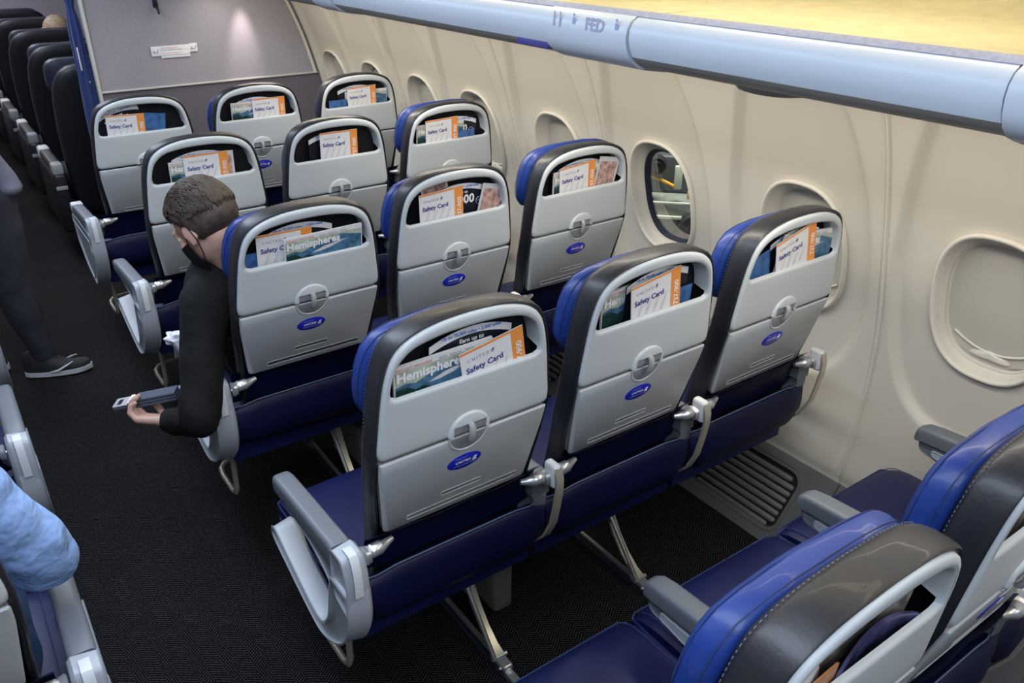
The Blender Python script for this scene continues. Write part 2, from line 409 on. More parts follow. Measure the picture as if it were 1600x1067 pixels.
# floor-side return-air grilles: sloping base panels with slats
gr = struct(empty('baseboard_right', (1.082, 0, .004)))
ax = Vector((.168, 0, .218)).normalized(); nrm = Vector((-ax.z, 0, ax.x))
GLn = .275
def gp(u, y, h): p = ax * u + nrm * h; return (p.x, y, p.z)
for ya in (-1.62, -1.05, -.50, .04, .585, 1.13, 1.675, 2.22, 2.765, 3.31):
    yb = ya + .345; y0, y1 = ya - .11, yb + .09
    b = MB(); outer = rpoly([(0, y0), (GLn, y0), (GLn, y1), (0, y1)], .004, 12); inn = rpoly([(.045, ya), (.235, ya, .05), (.235, yb, .05), (.045, yb)], .035, 12)
    b.loft([[gp(u, y, h) for u, y in inset(pl, d)] for pl, d, h in ((outer, 0, -.02), (outer, 0, 0), (inn, -.014, 0), (inn, -.012, .0025), (inn, -.010, 0), (inn, 0, 0), (inn, .003, -.016))], cap0=False, cap1=False)
    obj('grille_frame', b.mesh('grille_frame', GRILLE, ang=50), gr)
    bk = MB(); bk.loft([[gp(u, y, -.015) for u, y in inn]], cap0=False); obj('grille_backing', bk.mesh('grille_backing', GRDARK, False), gr)
    for k in range(8):
        u0 = .0515 + k * .0228; s = MB(); pa = []
        ins = .010 + (.018 if k in (0, 7) else 0)
        for j, y in enumerate([ya + ins, ya + ins + .006, yb - ins - .006, yb - ins]):
            q = .6 if j in (0, 3) else 1
            pa.append([gp(u0 + .0097 * cos(a) * q, y, -.008 + .0085 * sin(a) * q) for a in [pi * t / 8 for t in range(9)]])
        s.loft(pa, closed=False); obj('grille_slat', s.mesh('grille_slat', GRILLE, ang=60), gr)
# left wall, ceiling, far wall
XC = -.485
def mirror_x(x): return 2 * XC - x
lw = MB(); lw.loft([[(mirror_x(XW(z)), y, z) for z in [0, .2, .35, .5, .65, .8, .95, 1.1, 1.25, 1.4, 1.5, 1.9]] for y in (-3, 8.1)], closed=False, cap0=False, cap1=False)
struct(obj('wall_left', lw.mesh('wall_left', WALL)))
ce = MB(); ce.loft([[(x, y, z) for x, z in ((.35, 1.98), (.15, 2.06), (-.1, 2.10), (XC, 2.12), (mirror_x(-.1), 2.10), (mirror_x(.15), 2.06), (mirror_x(.35), 1.98))] for y in (-3, 8.1)], closed=False, cap0=False, cap1=False)
struct(obj('ceiling', ce.mesh('ceiling', CEIL)))
for nm, yy, m in (('wall_forward', 8.1, mat('lavender_partition', (.42, .39, .44), .6, var=(100, .05))), ('wall_rear', -3.0, PANELUP)):
    f = MB(); f.v = [(-2.35, yy, 0), (1.4, yy, 0), (1.4, yy, 2.12), (-2.35, yy, 2.12)]; f.face((0, 1, 2, 3)); struct(obj(nm, f.mesh(nm, m, False)))
fr = MB(); fr.loft([[(XW(z), y, z) for z in [0, .2, .35, .5, .65, .8, .95, 1.1, 1.25, 1.4, 1.5]] for y in (3.6, 8.1)], closed=False, cap0=False, cap1=False)
obj('forward_wall_panel', fr.mesh('forward_wall_panel', WALL), wall_root)

# bulkhead partition
BY = 3.55
bh = struct(empty('wall_bulkhead', (0, BY, 0)))
b = MB(); prof = [(.075, .935), (XW(.935) - .004, .935)] + [(XW(z) - .004, z) for z in (1.0, 1.1, 1.2, 1.3, 1.4, 1.5)] + [(.075, 1.5)]
b.extr(prof, 0, .03, 'y', .002); obj('upper_panel', b.mesh('upper_panel', PANELUP), bh)
b = MB(); prof = [(.075, .02), (1.08, .02), (1.20, .2)] + [(XW(z) - .004, z) for z in (.3, .45, .6, .75, .925)] + [(.075, .925)]
b.extr(prof, .004, .03, 'y', .002); obj('lower_panel', b.mesh('lower_panel', PANELLO), bh)
b = MB(); b.box(.07, XW(.93) - .006, -.006, .03, .925, .936, .003); obj('dado_moulding', b.mesh('dado_moulding', MOULD), bh)
b = MB(); b.box(.062, .078, -.010, .04, .02, 1.5, .004); obj('edge_moulding', b.mesh('edge_moulding', MOULD), bh)
b = MB(); b.v = [(.078, 0.01, 1.5), (1.02, .01, 1.5), (.75, .01, 1.9), (.4, .01, 2.0), (.078, .01, 2.08)]; b.face((0, 1, 2, 3, 4)); obj('top_panel', b.mesh('top_panel', PANELUP, False), bh)
b = MB(); cc = [(XW(z) - .02, -.004, z) for z in [.93 + .57 * k / 16 for k in range(17)]]; b.tube(cc, .009, 8); obj('wall_edge_moulding', b.mesh('wall_edge_moulding', RIM), bh)

# ================================================================== OVERHEAD BINS
LIPP = [(.66, 1.437), (.56, 1.440), (.505, 1.448), (.478, 1.458), (.459, 1.473), (.450, 1.490), (.446, 1.508), (.448, 1.524), (.456, 1.537), (.470, 1.546), (.480, 1.548)]
STRIP = [(.468, 1.546), (.475, 1.5505), (.482, 1.5535), (.488, 1.5545), (.493, 1.553), (.496, 1.549)]
def sweep(prof, y0, y1, name, m, parent, close=False, ang=50, bulge=0):
    b = MB(); nn = 2 if not bulge else 12; loops = []
    for i in range(nn + 1):
        t = i / nn; e = 0
        if bulge: e = bulge * min(1, min(t, 1 - t) * nn)
        loops.append([(x, y0 + (y1 - y0) * t, z) for x, z in (inset(prof, -e) if close else prof)])
    b.loft(loops, closed=close, cap0=close, cap1=close); return obj(name, b.mesh(name, m, ang=ang), parent)
def solid(prof, back):  # closed profile from lip polyline
    return prof + back
BINS = [(-2.6, -1.70), (-1.44, -.86), (-.60, .11), (.37, 1.48), (1.64, 2.55), (2.71, 3.53)]
BLOCKS = [(-1.70, -1.44), (-.86, -.60), (.11, .37), (1.48, 1.64), (2.55, 2.71)]
binlab = ['overhead bin with scuffed pale blue lip at the top right corner', 'overhead bin open above the window seat of the nearest full row', 'overhead bin open above the second and third full rows', 'overhead bin with pale lip high above the fourth row windows', 'overhead bin beside the grey partition at top left of the bins', 'overhead bin above the camera side row']
labs = {-2.6: 'overhead bin behind the right edge of the picture', -1.44: 'overhead bin with cream floor and pale lip cut by the right picture edge', -.60: 'open overhead bin with cream floor right of the row number block', .37: 'open overhead bin with pale lip left of the row number block', 1.64: 'overhead bin lip section small in the distance beside second lip block', 2.71: 'farthest overhead bin lip section next to the grey partition'}
for y0, y1 in BINS:
    r = tag(empty('overhead_bin', (0, y0, 0)), labs[y0], 'overhead bin')
    L = y1 - y0
    back = [(.50, 1.535), (.60, 1.50), (.66, 1.47)]
    sweep(LIPP[4:] + [(.50, 1.535), (.50, 1.48)], .002, L - .002, 'bin_lip', BINBL, r, close=True)
    sweep([(.4595, 1.4725), (.467, 1.466), (.478, 1.458), (.505, 1.448), (.56, 1.440), (.66, 1.437), (1.06, 1.475), (1.06, 1.50), (.60, 1.50), (.49, 1.49)], .001, L - .001, 'bin_underside_lip_shade', BINUN, r, close=True)  # front curve is really the lip; its darker tone is shade put into colour
    sweep(STRIP, 0, L, 'rubber_strip', BINST, r, close=True)
    sweep([(.490, 1.548), (.52, 1.547), (.70, 1.551), (.90, 1.560), (1.0, 1.58), (1.0, 1.545), (.5, 1.53)], 0, L, 'bin_floor', BINFL, r, close=True)
    sweep([(1.0, 1.56), (.97, 1.70), (.85, 1.88), (.70, 1.95), (.36, 1.98), (.36, 2.0), (.72, 1.98), (.88, 1.90), (1.0, 1.71), (1.02, 1.56)], 0, L, 'bin_back', BINFL, r, close=True)
    dv = MB(); dv.box(.52, 1.0, -.004, .004, 1.555, 1.95, .002); obj('bin_divider', dv.mesh('bin_divider', BINFL), r)
for k, (y0, y1) in enumerate(BLOCKS):
    r = tag(empty('bin_number_block', (0, y0, 0)), ['lip block behind the right picture edge', 'smooth lip block at the right end of the bin row', 'lip block with pale row number and seat letters between two bins', 'small plain lip block in the distance above third row', 'plain lip block farthest away near the grey partition'][k], 'sign')
    L = y1 - y0
    sweep([(x - .004 if z < 1.54 else x - .002, z - (.004 if z < 1.5 else 0)) for x, z in LIPP[1:]] + [(.50, 1.535), (.56, 1.47)], .002, L - .002, 'lip_block', BINBL, r, close=True)
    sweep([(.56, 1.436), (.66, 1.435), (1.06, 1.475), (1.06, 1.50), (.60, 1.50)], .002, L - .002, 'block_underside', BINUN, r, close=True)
    sweep(STRIP, 0, L, 'rubber_strip', BINST, r, close=True)
    sweep([(.490, 1.548), (.70, 1.551), (.90, 1.560), (1.0, 1.58), (1.0, 1.545), (.5, 1.53)], 0, L, 'bin_floor', BINFL, r, close=True)
    sweep([(1.0, 1.56), (.97, 1.70), (.85, 1.88), (.70, 1.95), (.36, 1.98), (.36, 2.0), (.72, 1.98), (.88, 1.90), (1.0, 1.71), (1.02, 1.56)], 0, L, 'bin_back', BINFL, r, close=True)
    if k == 2:
        # reads towards the cabin: text runs along -y, standing on the rounded face
        for s, yy, sz in (('11', .215, .040), ('FED', .095, .034)):
            text(s, sz, INK, r, (.4415, yy, 1.5125), (radians(84), 0, radians(-90)), bold=.0008, name='row_lettering')
        for yy in (.160, .030):
            p = MB(); p.loft([[(.4436, yy + .0035 * cos(2 * pi * t / 10), 1.5375 + .0035 * sin(2 * pi * t / 10)) for t in range(10)]], cap0=False)
            p.v += [(.4434, yy - .006, 1.520), (.4434, yy + .006, 1.520), (.4436, yy + .004, 1.533), (.4436, yy - .004, 1.533)]; p.face((10, 11, 12, 13))
            obj('seat_symbol', p.mesh('seat_symbol', INK, False), r)
        v = MB(); v.box(.458, .475, L + .004, L + .12, 1.459, 1.474, .002); obj('violet_strip', v.mesh('violet_strip', VIOLET), r)
for yy, lab in ((-.10, 'round reading lamp bezel under the bin above the nearest windows'), (-.62, 'round reading lamp bezel under the bin at the right picture edge'), (2.46, 'small round reading lamp bezel under the bin near the partition')):
    b = MB(); b.loft([[(.63 + r_ * cos(2 * pi * t / 28), yy + 1.5 * r_ * sin(2 * pi * t / 28), z) for t in range(28)] for r_, z in ((.055, 1.440), (.055, 1.430), (.050, 1.423), (.040, 1.420), (.036, 1.424), (.01, 1.424))])
    o = obj('reading_lamp', b.mesh('reading_lamp', BINUN)); tag(o, lab, 'lamp')
# the left-hand bins (out of frame) keep the cabin closed for light
lb = MB(); lb.loft([[(mirror_x(x), y, z) for x, z in [(.36, 2.0), (.42, 1.75), (.455, 1.55)] + LIPP[::-1][2:] + [(1.1, 1.5)]] for y in (-3, 8.1)], closed=False, cap0=False, cap1=False)
struct(obj('wall_left_bins', lb.mesh('wall_left_bins', BINBL)))
b = MB(); b.loft([[(x, y, z) for x, z in [(.36, 2.0), (.42, 1.75), (.455, 1.55)] + LIPP[::-1][2:] + [(1.1, 1.5)]] for y in (3.6, 8.1)], closed=False, cap0=False, cap1=False)
struct(obj('wall_right_forward_bins', b.mesh('wall_right_forward_bins', BINBL)))

# ================================================================== ECONOMY SEATS
def yo(z): return -(z - .84) * .085 if z > .84 else (.84 - z) * .26
def sl(x, y, z): return (x, y + yo(z), z)
half = [(0, 1.101), (.03, 1.1005), (.06, 1.098), (.09, 1.092), (.118, 1.083), (.136, 1.073), (.150, 1.061), (.160, 1.047), (.168, 1.025), (.175, .995), (.1815, .95), (.187, .90), (.191, .86), (.190, .8425, .012)]
def full(h): return [(x, z) for x, z in [p[:2] for p in h]][::-1] + [(-x, z) for x, z in [p[:2] for p in h]][1:]
SHOUT = rpoly([(.190, .8425, .016), (.191, .87, .01)] + [(x, z, .01) for x, z in [p[:2] for p in half[::-1][2:]]] + [(-x, z, .01) for x, z in [p[:2] for p in half][1:-2]] + [(-.191, .87, .01), (-.190, .8425, .016)], .01, 3)
HOLE = rpoly([(.163, .968, .012), (.158, 1.005, .02), (.148, 1.038, .03), (.118, 1.062, .04), (.06, 1.073, .03), (0, 1.075, .03), (-.06, 1.073, .03), (-.118, 1.062, .04), (-.148, 1.036, .03), (-.160, 1.0, .02), (-.163, .968, .012)], .012, 5)
cN = (0, 1.012); NN = 132
def upper_shell():
    b = MB(); o = raypoly(SHOUT, cN, NN); h = raypoly(HOLE, cN, NN); loops = []
    for ins, y in ((.0, .016), (0, .009), (.0015, .004), (.005, .001), (.011, 0)):
        loops.append([(x, y, z) for x, z in inset(o, ins)])
    o2 = inset(o, .011)
    for t in (.25, .5, .75):
        loops.append([(a[0] + (c[0] - a[0]) * t, 0 + .0, a[1] + (c[1] - a[1]) * t) for a, c in zip(o2, inset(h, -.008))])
    for ins, y in ((-.008, 0), (-.004, .0005), (-.001, .0025), (0.0, .006)):
        loops.append([(x, y, z) for x, z in inset(h, ins)])
    loops.append([(x * .985, (.010 if z < .985 else .042), z) for x, z in inset(h, .001)])
    b.loft(loops, cap0=False, cap1=False); b.xf(sl); return b.mesh('upper_shell', SHELL, ang=50)
def tray():
    b = MB(); p = rpoly([(.188, .8385, .006), (-.188, .8385, .006), (-.187, .80, .01), (-.168, .638, .014), (.168, .638, .014), (.187, .80, .01)], .006, 4)
    b.extr(p, .018, 0, 'y', .004, steps=3); 
    # subdivide by slope: shift afterwards
    b.xf(sl); return b.mesh('tray_table', SHELL2, ang=50)
def ring(cx, cz, r0, a0, a1, y, t, n=24): return [(cx + r0 * cos(radians(a0 + (a1 - a0) * k / n)), y, cz + r0 * sin(radians(a0 + (a1 - a0) * k / n))) for k in range(n + 1)]
def dome():
    b = MB(); loops = []
    for sc, y in ((1.0, .0005), (.985, -.002), (.94, -.0042), (.90, -.0052)):
        loops.append([(.047 * sc * cos(radians(180 * k / 24)), y, .846 + .045 * sc * sin(radians(180 * k / 24))) for k in range(25)])
    notch = [(.036, .846 + .0205 * k / 6) for k in range(6)] + [(.036 - .072 * k / 12, .8665) for k in range(13)] + [(-.036, .8665 - .0205 * k / 6) for k in range(1, 7)]
    loops.append([(x, -.0058, z) for x, z in notch]); loops.append([(x, -.0040, z) for x, z in notch]); loops.append([(x, .001, z) for x, z in notch])
    b.loft(loops, closed=False, cap0=False, cap1=False)
    b.tube(ring(0, .842, .0425, 184, 356, .0010, 1), .0032, 8)
    b.xf(sl); return b.mesh('latch_surround', SHELL, ang=60)
def recess_plate():
    b = MB(); b.box(-.0362, .0362, -.0012, .001, .846, .8668, .0005); p = [(.039 * cos(radians(180 + 180 * k / 20)), .837 + .034 * sin(radians(180 + 180 * k / 20))) for k in range(21)]
    b.extr(p, .001, -.0008, 'y', .0004); b.xf(sl); return b.mesh('latch_recess', RECESS)
def knob():
    b = MB(); b.tube([(0, -.001, .866), (0, -.010, .864), (0, -.013, .858), (0, -.012, .840), (0, -.009, .828), (0, -.003, .824)], [.005, .0065, .007, .0065, .006, .003], 10); b.xf(sl); return b.mesh('latch_knob', KNOB)
def sticker():
    b = MB(); b.loft([[(.039 * s * cos(2 * pi * k / 40), y, .7655 + .0195 * s * sin(2 * pi * k / 40)) for k in range(40)] for s, y in ((1, 0), (1, -.0008), (.97, -.0012))]); b.xf(sl); return b.mesh('round_sticker', STICK)
def frame_plate(x0, x1, z0, z1):
    b = MB(); p = rpoly([(x0, z0), (x1, z0), (x1, z1), (x0, z1)], .003, 3)
    b.loft([[(x, y, z) for x, z in inset(p, d)] for d, y in ((0, 0.0005), (.0005, -.0004), (.0012, -.0008), (.0020, -.0004), (.0026, .0000))], cap0=False); b.xf(sl); return b.mesh('embossed_placard', SHELL2)
BOUT = [(0, 1.107), (.06, 1.104), (.095, 1.099), (.122, 1.090), (.143, 1.079), (.157, 1.066), (.168, 1.048), (.176, 1.024), (.183, .995), (.1885, .95), (.193, .90), (.197, .84), (.195, .76), (.188, .68), (.184, .60), (.182, .50), (.17, .47)]
def backrest():
    p = [(x, z) for x, z in BOUT][::-1] + [(-x, z) for x, z in BOUT][1:]
    b = MB(); N2 = 120; q = raypoly(p, (0, .80), N2); hq = []
    loops = []
    for ins, y in ((.02, .046), (.011, .044), (.011, .012), (.008, .008), (.003, .006), (0, .009), (-.001, .02), (-.001, .040), (.002, .054), (.008, .064), (.018, .071), (.035, .076), (.07, .082)):
        loops.append([(x, y, z) for x, z in inset(q, ins)])
    b.loft(loops, mi=0); b.m[len(b.f) - 2] = 1
    b.xf(sl); return b.mesh('backrest', [LEATHER, LINER], ang=50)
def stitch(path, r, m, name, dash=.006, gap=.004):
    """row of thread stitches along a path"""
    b = MB(); P = [Vector(p) for p in path]; acc = 0; segs = []
    pts = []; 
    for i in range(len(P) - 1):
        l = (P[i + 1] - P[i]).length; k = max(1, int(l / .001))
        for j in range(k): pts.append(P[i].lerp(P[i + 1], j / k))
    d = 0; cur = []
    for i in range(1, len(pts)):
        d += (pts[i] - pts[i - 1]).length; ph = d % (dash + gap)
        if ph < dash: cur.append(pts[i])
        else:
            if len(cur) > 1: b.tube([cur[0], cur[-1]], r, 4)
            cur = []
    return b.mesh(name, m)
def outline_path(ins, y):
    p = [(x, z) for x, z in BOUT[:-3]][::-1] + [(-x, z) for x, z in BOUT[:-3]][1:]
    pl = [(x, z) for x, z in BOUT][::-1] + [(-x, z) for x, z in BOUT][1:]
    q = inset(pl, ins); return [sl(x, y, z) for x, z in q[4:-4]]
HH = [(0, 1.077), (.06, 1.076), (.11, 1.071), (.145, 1.060), (.167, 1.038), (.180, 1.005), (.187, .965), (.186, .93), (.172, .905), (.14, .893), (0, .888)]
def headrest(dz=0):
    p = [(x, z) for x, z in HH][::-1] + [(-x, z) for x, z in HH][1:-1]
    b = MB(); q = raypoly(p, (0, .99), 96); loops = []
    for ins, y in ((.05, .070), (.018, .068), (.006, .072), (0, .080), (-.002, .092), (0, .104), (.005, .113), (.014, .120), (.03, .126), (.06, .131)):
        loops.append([(x, y + (.004 * sin(x * 60 + z * 40)) * 0, z + dz) for x, z in inset(q, ins)])
    b.loft(loops)
    b.xf(lambda x, y, z: (x, y + yo(z) + .0018 * noise.noise(Vector((x * 18, y * 30, z * 22))), z + .002 * noise.noise(Vector((x * 14 + 5, y * 20, z * 12)))))
    return b.mesh('headrest', BLUE, ang=60)
def squeezed(me):
    m = me.copy(); m.transform(Matrix.Translation((0, .0, -.012)) @ Matrix.Diagonal((.93, .93, .995, 1))); return m
def headrest_seam(dz=0):
    p = [(x, z) for x, z in HH][::-1] + [(-x, z) for x, z in HH][1:-1]
    q = raypoly(p, (0, .99), 96); b = MB()
    for ins, y in ((-.0012, .0815), (.0035, .1115)):
        pts = [(x, y + yo(z), z + dz) for x, z in inset(q, ins)]; b.tube(pts + [pts[0]], .0009, 5)
    return b.mesh('headrest_seam', THREADB)
def lower_panel(w0=-.222, w1=.222):
    """navy flap and bulging pocket under the shell"""
    b = MB(); rows = []
    prof = [(.655, .030), (.64, .050), (.60, .064), (.56, .075), (.54, .080)]
    for i in range(17):
        x = w0 + (w1 - w0) * i / 16; e = min(i, 16 - i) / 16
        rows.append([(x * (1 if z < .6 else .93), y + .010 * (1 - sst(e * 6)) + .002 * sin(x * 40 + z * 30), z) for z, y in prof])
    b.loft(rows, closed=False, cap0=False, cap1=False); return b.mesh('lower_back_flap', NAVY)
def pocket():
    b = MB(); rows = []; n = 24
    prof = [(.532, .082), (.548, .060), (.549, .052), (.545, .047), (.52, .042), (.48, .038), (.45, .040), (.425, .052), (.405, .078), (.395, .115), (.392, .20), (.392, .30)]
    for i in range(n + 1):
        t = i / n; x = -.229 + .458 * t; e = sst(min(t, 1 - t) * 9)
        rows.append([(x * (1 if z > .42 else .97), y + .012 * (1 - e) + .0012 * sin(x * 19 + 1) * (z < .53), z + (-.012 * (1 - sst(min(t, 1 - t) * 5)) if z > .52 else .012 * (1 - e))) for z, y in prof])
    b.loft(rows, closed=False, cap0=False, cap1=False); return b.mesh('literature_pocket', NAVY, ang=60)
def piping():
    b = MB(); n = 24; pts = []
    for i in range(n + 1):
        t = i / n; x = -.229 + .458 * t; e = sst(min(t, 1 - t) * 9)
        pts.append((x, .0545 + .012 * (1 - e), .550 - .012 * (1 - sst(min(t, 1 - t) * 5))))
    b.tube(pts, .0016, 6); return b.mesh('pocket_piping', THREAD)
def cushion():
    b = MB(); rows = []
    sec = []
    for i in range(13):
        t = i / 12; x = -.222 + .444 * t; e = min(t, 1 - t); tuck = .012 * (1 - sst(e * 14)); 
        rows.append([(x, y, z - (tuck if z > .40 else 0) + .005 * sin(pi * t) * (z > .4)) for y, z in
                     ((.10, .345), (.10, .42), (.13, .440), (.20, .446), (.30, .450), (.40, .453), (.48, .452), (.52, .446), (.545, .432), (.556, .41), (.553, .385), (.535, .36), (.50, .345))])
    b.loft(rows, closed=True); return b.mesh('seat_cushion', NAVYSEAT, ang=45)
def cushion_seam(sx):
    b = MB(); b.tube([(sx, y, z + .0022) for y, z in ((.16, .440), (.20, .4425), (.30, .4475), (.40, .4505), (.48, .449), (.52, .4435), (.542, .431))], .0012, 5)
    return b.mesh('cushion_seam', THREADB)
def cushion_piping(z):
    b = MB(); b.tube([(-.2235, .12, z), (-.2235, .30, z), (-.2235, .52, z), (-.2215, .549, z), (-.208, .558, z), (0, .5585, z), (.208, .558, z), (.2215, .549, z), (.2235, .52, z), (.2235, .30, z), (.2235, .12, z)], .0022, 6)
    return b.mesh('cushion_piping', THREADB)
def tray_arm(s):
    b = MB(); b.tube([(s * .212, .036, .627), (s * .205, .036, .627), (s * .184, .038, .627), (s * .182, .038, .627), (s * .166, .042, .629), (s * .155, .045, .630)], [.009, .0145, .0140, .0115, .0080, .0060], 16)
    p = rpoly([(.02, .638, .012), (.048, .640, .012), (.085, .600), (.10, .555), (.088, .548), (.070, .590), (.045, .606), (.018, .606, .014)], .01, 4)
    b.extr(p, s * .209, s * .222, 'x', .003); b.tube([(s * .2225, .033, .622), (s * .2245, .033, .622)], .004, 10)
    return b.mesh('tray_arm', SILVER, ang=45)
def spacer():
    b = MB(); P = [(.231, .012, .655), (.231, .004, .63), (.231, .004, .60), (.231, .012, .55), (.231, .022, .50), (.231, .045, .45), (.231, .085, .405), (.231, .15, .375)]
    loops = []
    for i, p in enumerate(P):
        t = Vector(P[min(i + 1, 7)]) - Vector(P[max(i - 1, 0)]); t.normalize(); nn = Vector((0, -t.z, t.y)); w = .010
        q = Vector(p); loops.append([q + Vector((sx * w, 0, 0)) + nn * h for sx, h in ((-1, -.003), (1, -.003), (1, .003), (-1, .003))])
    b.loft(loops); return b.mesh('frame_spacer', CHAMP, ang=30)
def spacer_cap():
    b = MB(); b.box(.219, .243, .008, .050, .600, .662, .010); return b.mesh('spacer_cap', BAYW)
def pad(x0, x1, name='armrest_pad', sy=1, dz=0):
    b = MB(); yz = [(.045, .585, .640), (.06, .585, .644), (.12, .586, .640), (.2, .590, .636), (.30, .588, .630), (.38, .584, .624), (.405, .580, .620), (.418, .578, .610), (.422, .580, .596)]
    loops = []
    for i, (y, z0, z1) in enumerate(yz):
        k = 1 if i < 6 else (.92, .8, .5)[i - 6]; xc = (x0 + x1) / 2; hw = (x1 - x0) / 2 * k; zr = min(.012, (z1 - z0) * .4)
        p = rpoly([(xc - hw, z0, .004), (xc + hw, z0, .004), (xc + hw, z1), (xc - hw, z1)], zr, 4)
        loops.append([(x, y, z) for x, z in p])
    b.loft(loops); b.xf(lambda x, y, z: (x, (.076 + (y - .045) * .865 if sy == 1 else y * sy), z + dz)); return b.mesh(name, PAD, ang=50)
def under(x0, x1):
    b = MB(); p = rpoly([(.06, .589), (.375, .586), (.365, .570, .01), (.28, .566), (.20, .556), (.14, .535), (.09, .50), (.06, .50)], .012, 4)
    b.extr(p, x0 + .006, x1 - .006, 'x', .004); return b.mesh('armrest_body', BAY, ang=50)
def hinge_cap(x0, x1):
    b = MB(); p = rpoly([(-.045, .50, .01), (-.050, .60, .03), (-.030, .652, .022), (.045, .650, .01), (.062, .60), (.055, .52)], .02, 5)
    b.extr(p, x0 - .002, x1 + .002, 'x', .007, steps=3); b.xf(lambda x, y, z: (x, .003 + (y + .05) * .70, z)); return b.mesh('hinge_cap', BAY, ang=50)
def hinge_insert(x0, x1):
    b = MB(); xa, xb = x0 + .014, x1 - .014; P = [(.012, .6535), (-.012, .6545), (-.030, .6535), (-.0415, .643), (-.0495, .62), (-.0525, .59), (-.050, .56)]
    b.loft([[(xa, y, z), (xb, y, z), (xb, y + .004, z - .004), (xa, y + .004, z - .004)] for y, z in P]); b.xf(lambda x, y, z: (x, .002 + (y + .05) * .70, z)); return b.mesh('hinge_insert', BAYW, ang=30)
def end_bay(x0, x1):
    b = MB(); p = rpoly([(.004, .575, .01), (.0, .51, .03), (.014, .455, .05), (.048, .403, .04), (.095, .363, .04), (.155, .333, .03), (.20, .326, .03), (.29, .355, .03), (.42, .408, .02), (.447, .428, .014), (.436, .462, .012), (.41, .467, .014), (.30, .415, .03), (.205, .378, .02), (.168, .380, .02), (.128, .425, .03), (.108, .50, .03), (.085, .575, .01)], .02, 5)
    b.extr(p, x0 - .005, x1 + .005, 'x', .009, steps=3); return b.mesh('end_bay', BAY, ang=50)
def side_solid(x0, x1):
    b = MB(); p = rpoly([(.004, .585, .02), (.0, .50, .03), (.02, .44, .05), (.06, .38, .05), (.12, .335, .03), (.24, .37, .02), (.36, .46, .02), (.388, .59, .01), (.06, .590)], .02, 5)
    b.extr(p, x0 - .003, x1 + .003, 'x', .006, steps=3)
    q = inset(p, .03); b.loft([[(x0 - .0045, y, z) for y, z in inset(p, .026)], [(x0 - .0075, y, z) for y, z in inset(p, .030)], [(x0 - .0045, y, z) for y, z in inset(p, .034)]], cap0=False, cap1=False)
    return b.mesh('side_panel', BAY, ang=50)
def inner_arm(x0, x1):
    b = MB(); p = rpoly([(.05, .568), (.482, .563), (.475, .530, .02), (.38, .515, .03), (.25, .50), (.06, .48)], .012, 4)
    b.extr(p, x0 + .004, x1 - .004, 'x', .004); return b.mesh('armrest_body', PAD, ang=50)
def inner_plate(x0, x1):
    b = MB(); p = rpoly([(.17, .556), (.445, .552, .02), (.440, .533, .02), (.38, .524, .02), (.25, .512), (.17, .51)], .012, 4)
    b.extr(p, x0 + .001, x1 - .001, 'x', .002); return b.mesh('armrest_side_plate', BAY, ang=50)
def rod(bar=True):
    b = MB(); P = [(-.205, .205, .36), (-.208, .205, .25), (-.21, .205, .185), (-.212, .212, .165), (-.214, .235, .158), (-.214, .33, .158), (-.21, .365, .160), (-.195, .385, .163), (-.16, .395, .165), (.0, .40, .168), (.16, .40, .168)]
    b.tube(P, [.008] * len(P), 10); return b.mesh('baggage_bar', CHAMP)
def leg(x, s=1):
    b = MB(); P = [(.40, .36), (.36, .33), (.33, .285), (.30, .23), (.27, .175), (.235, .12), (.195, .075), (.155, .045), (.125, .035)]
    loops = []
    for i, (y, z) in enumerate(P):
        a = P[min(i + 1, 8)]; c = P[max(i - 1, 0)]; t = Vector((0, a[0] - c[0], a[1] - c[1])).normalized(); nn = Vector((0, -t.z, t.y)); q = Vector((x, y, z)); w = .0125
        loops.append([q + Vector((sx * w, 0, 0)) + nn * h for sx, h in ((-1, -.004), (1, -.004), (1, .004), (-1, .004))])
    b.loft(loops); return b.mesh('leg_strut', CHAMP, ang=30)
def leg_rods(x):
    b = MB(); b.tube([(x - .022, .36, .33), (x - .02, .12, .040)], .0065, 8); b.tube([(x - .022, .40, .35), (x - .022, .52, .04)], .010, 8)
    b.tube([(x, .13, .018), (x, .53, .018)], .007, 8); b.box(x - .028, x - .012, .235, .255, .17, .188, .003); return b.mesh('leg_rod', GREYMET)
def foot(x):
    b = MB(); b.box(x - .014, x + .014, .085, .155, .012, .034, .006); b.box(x - .011, x + .011, .02, .10, .004, .018, .004)
    b.tube([(x - .022, .128, .03), (x + .022, .128, .03)], .006, 10); b.tube([(x - .02, .10, .022), (x + .016, .10, .022)], .0045, 10); return b.mesh('track_foot', SILVER)
def track():
    b = MB(); b.box(-.02, .02, -1.9, 3.4, .0, .004, .001); return b.mesh('seat_track', GASKET)
def ebox():
    b = MB(); b.box(.175, .235, .215, .44, .075, .235, .012); return b.mesh('equipment_box', DARKBOX)

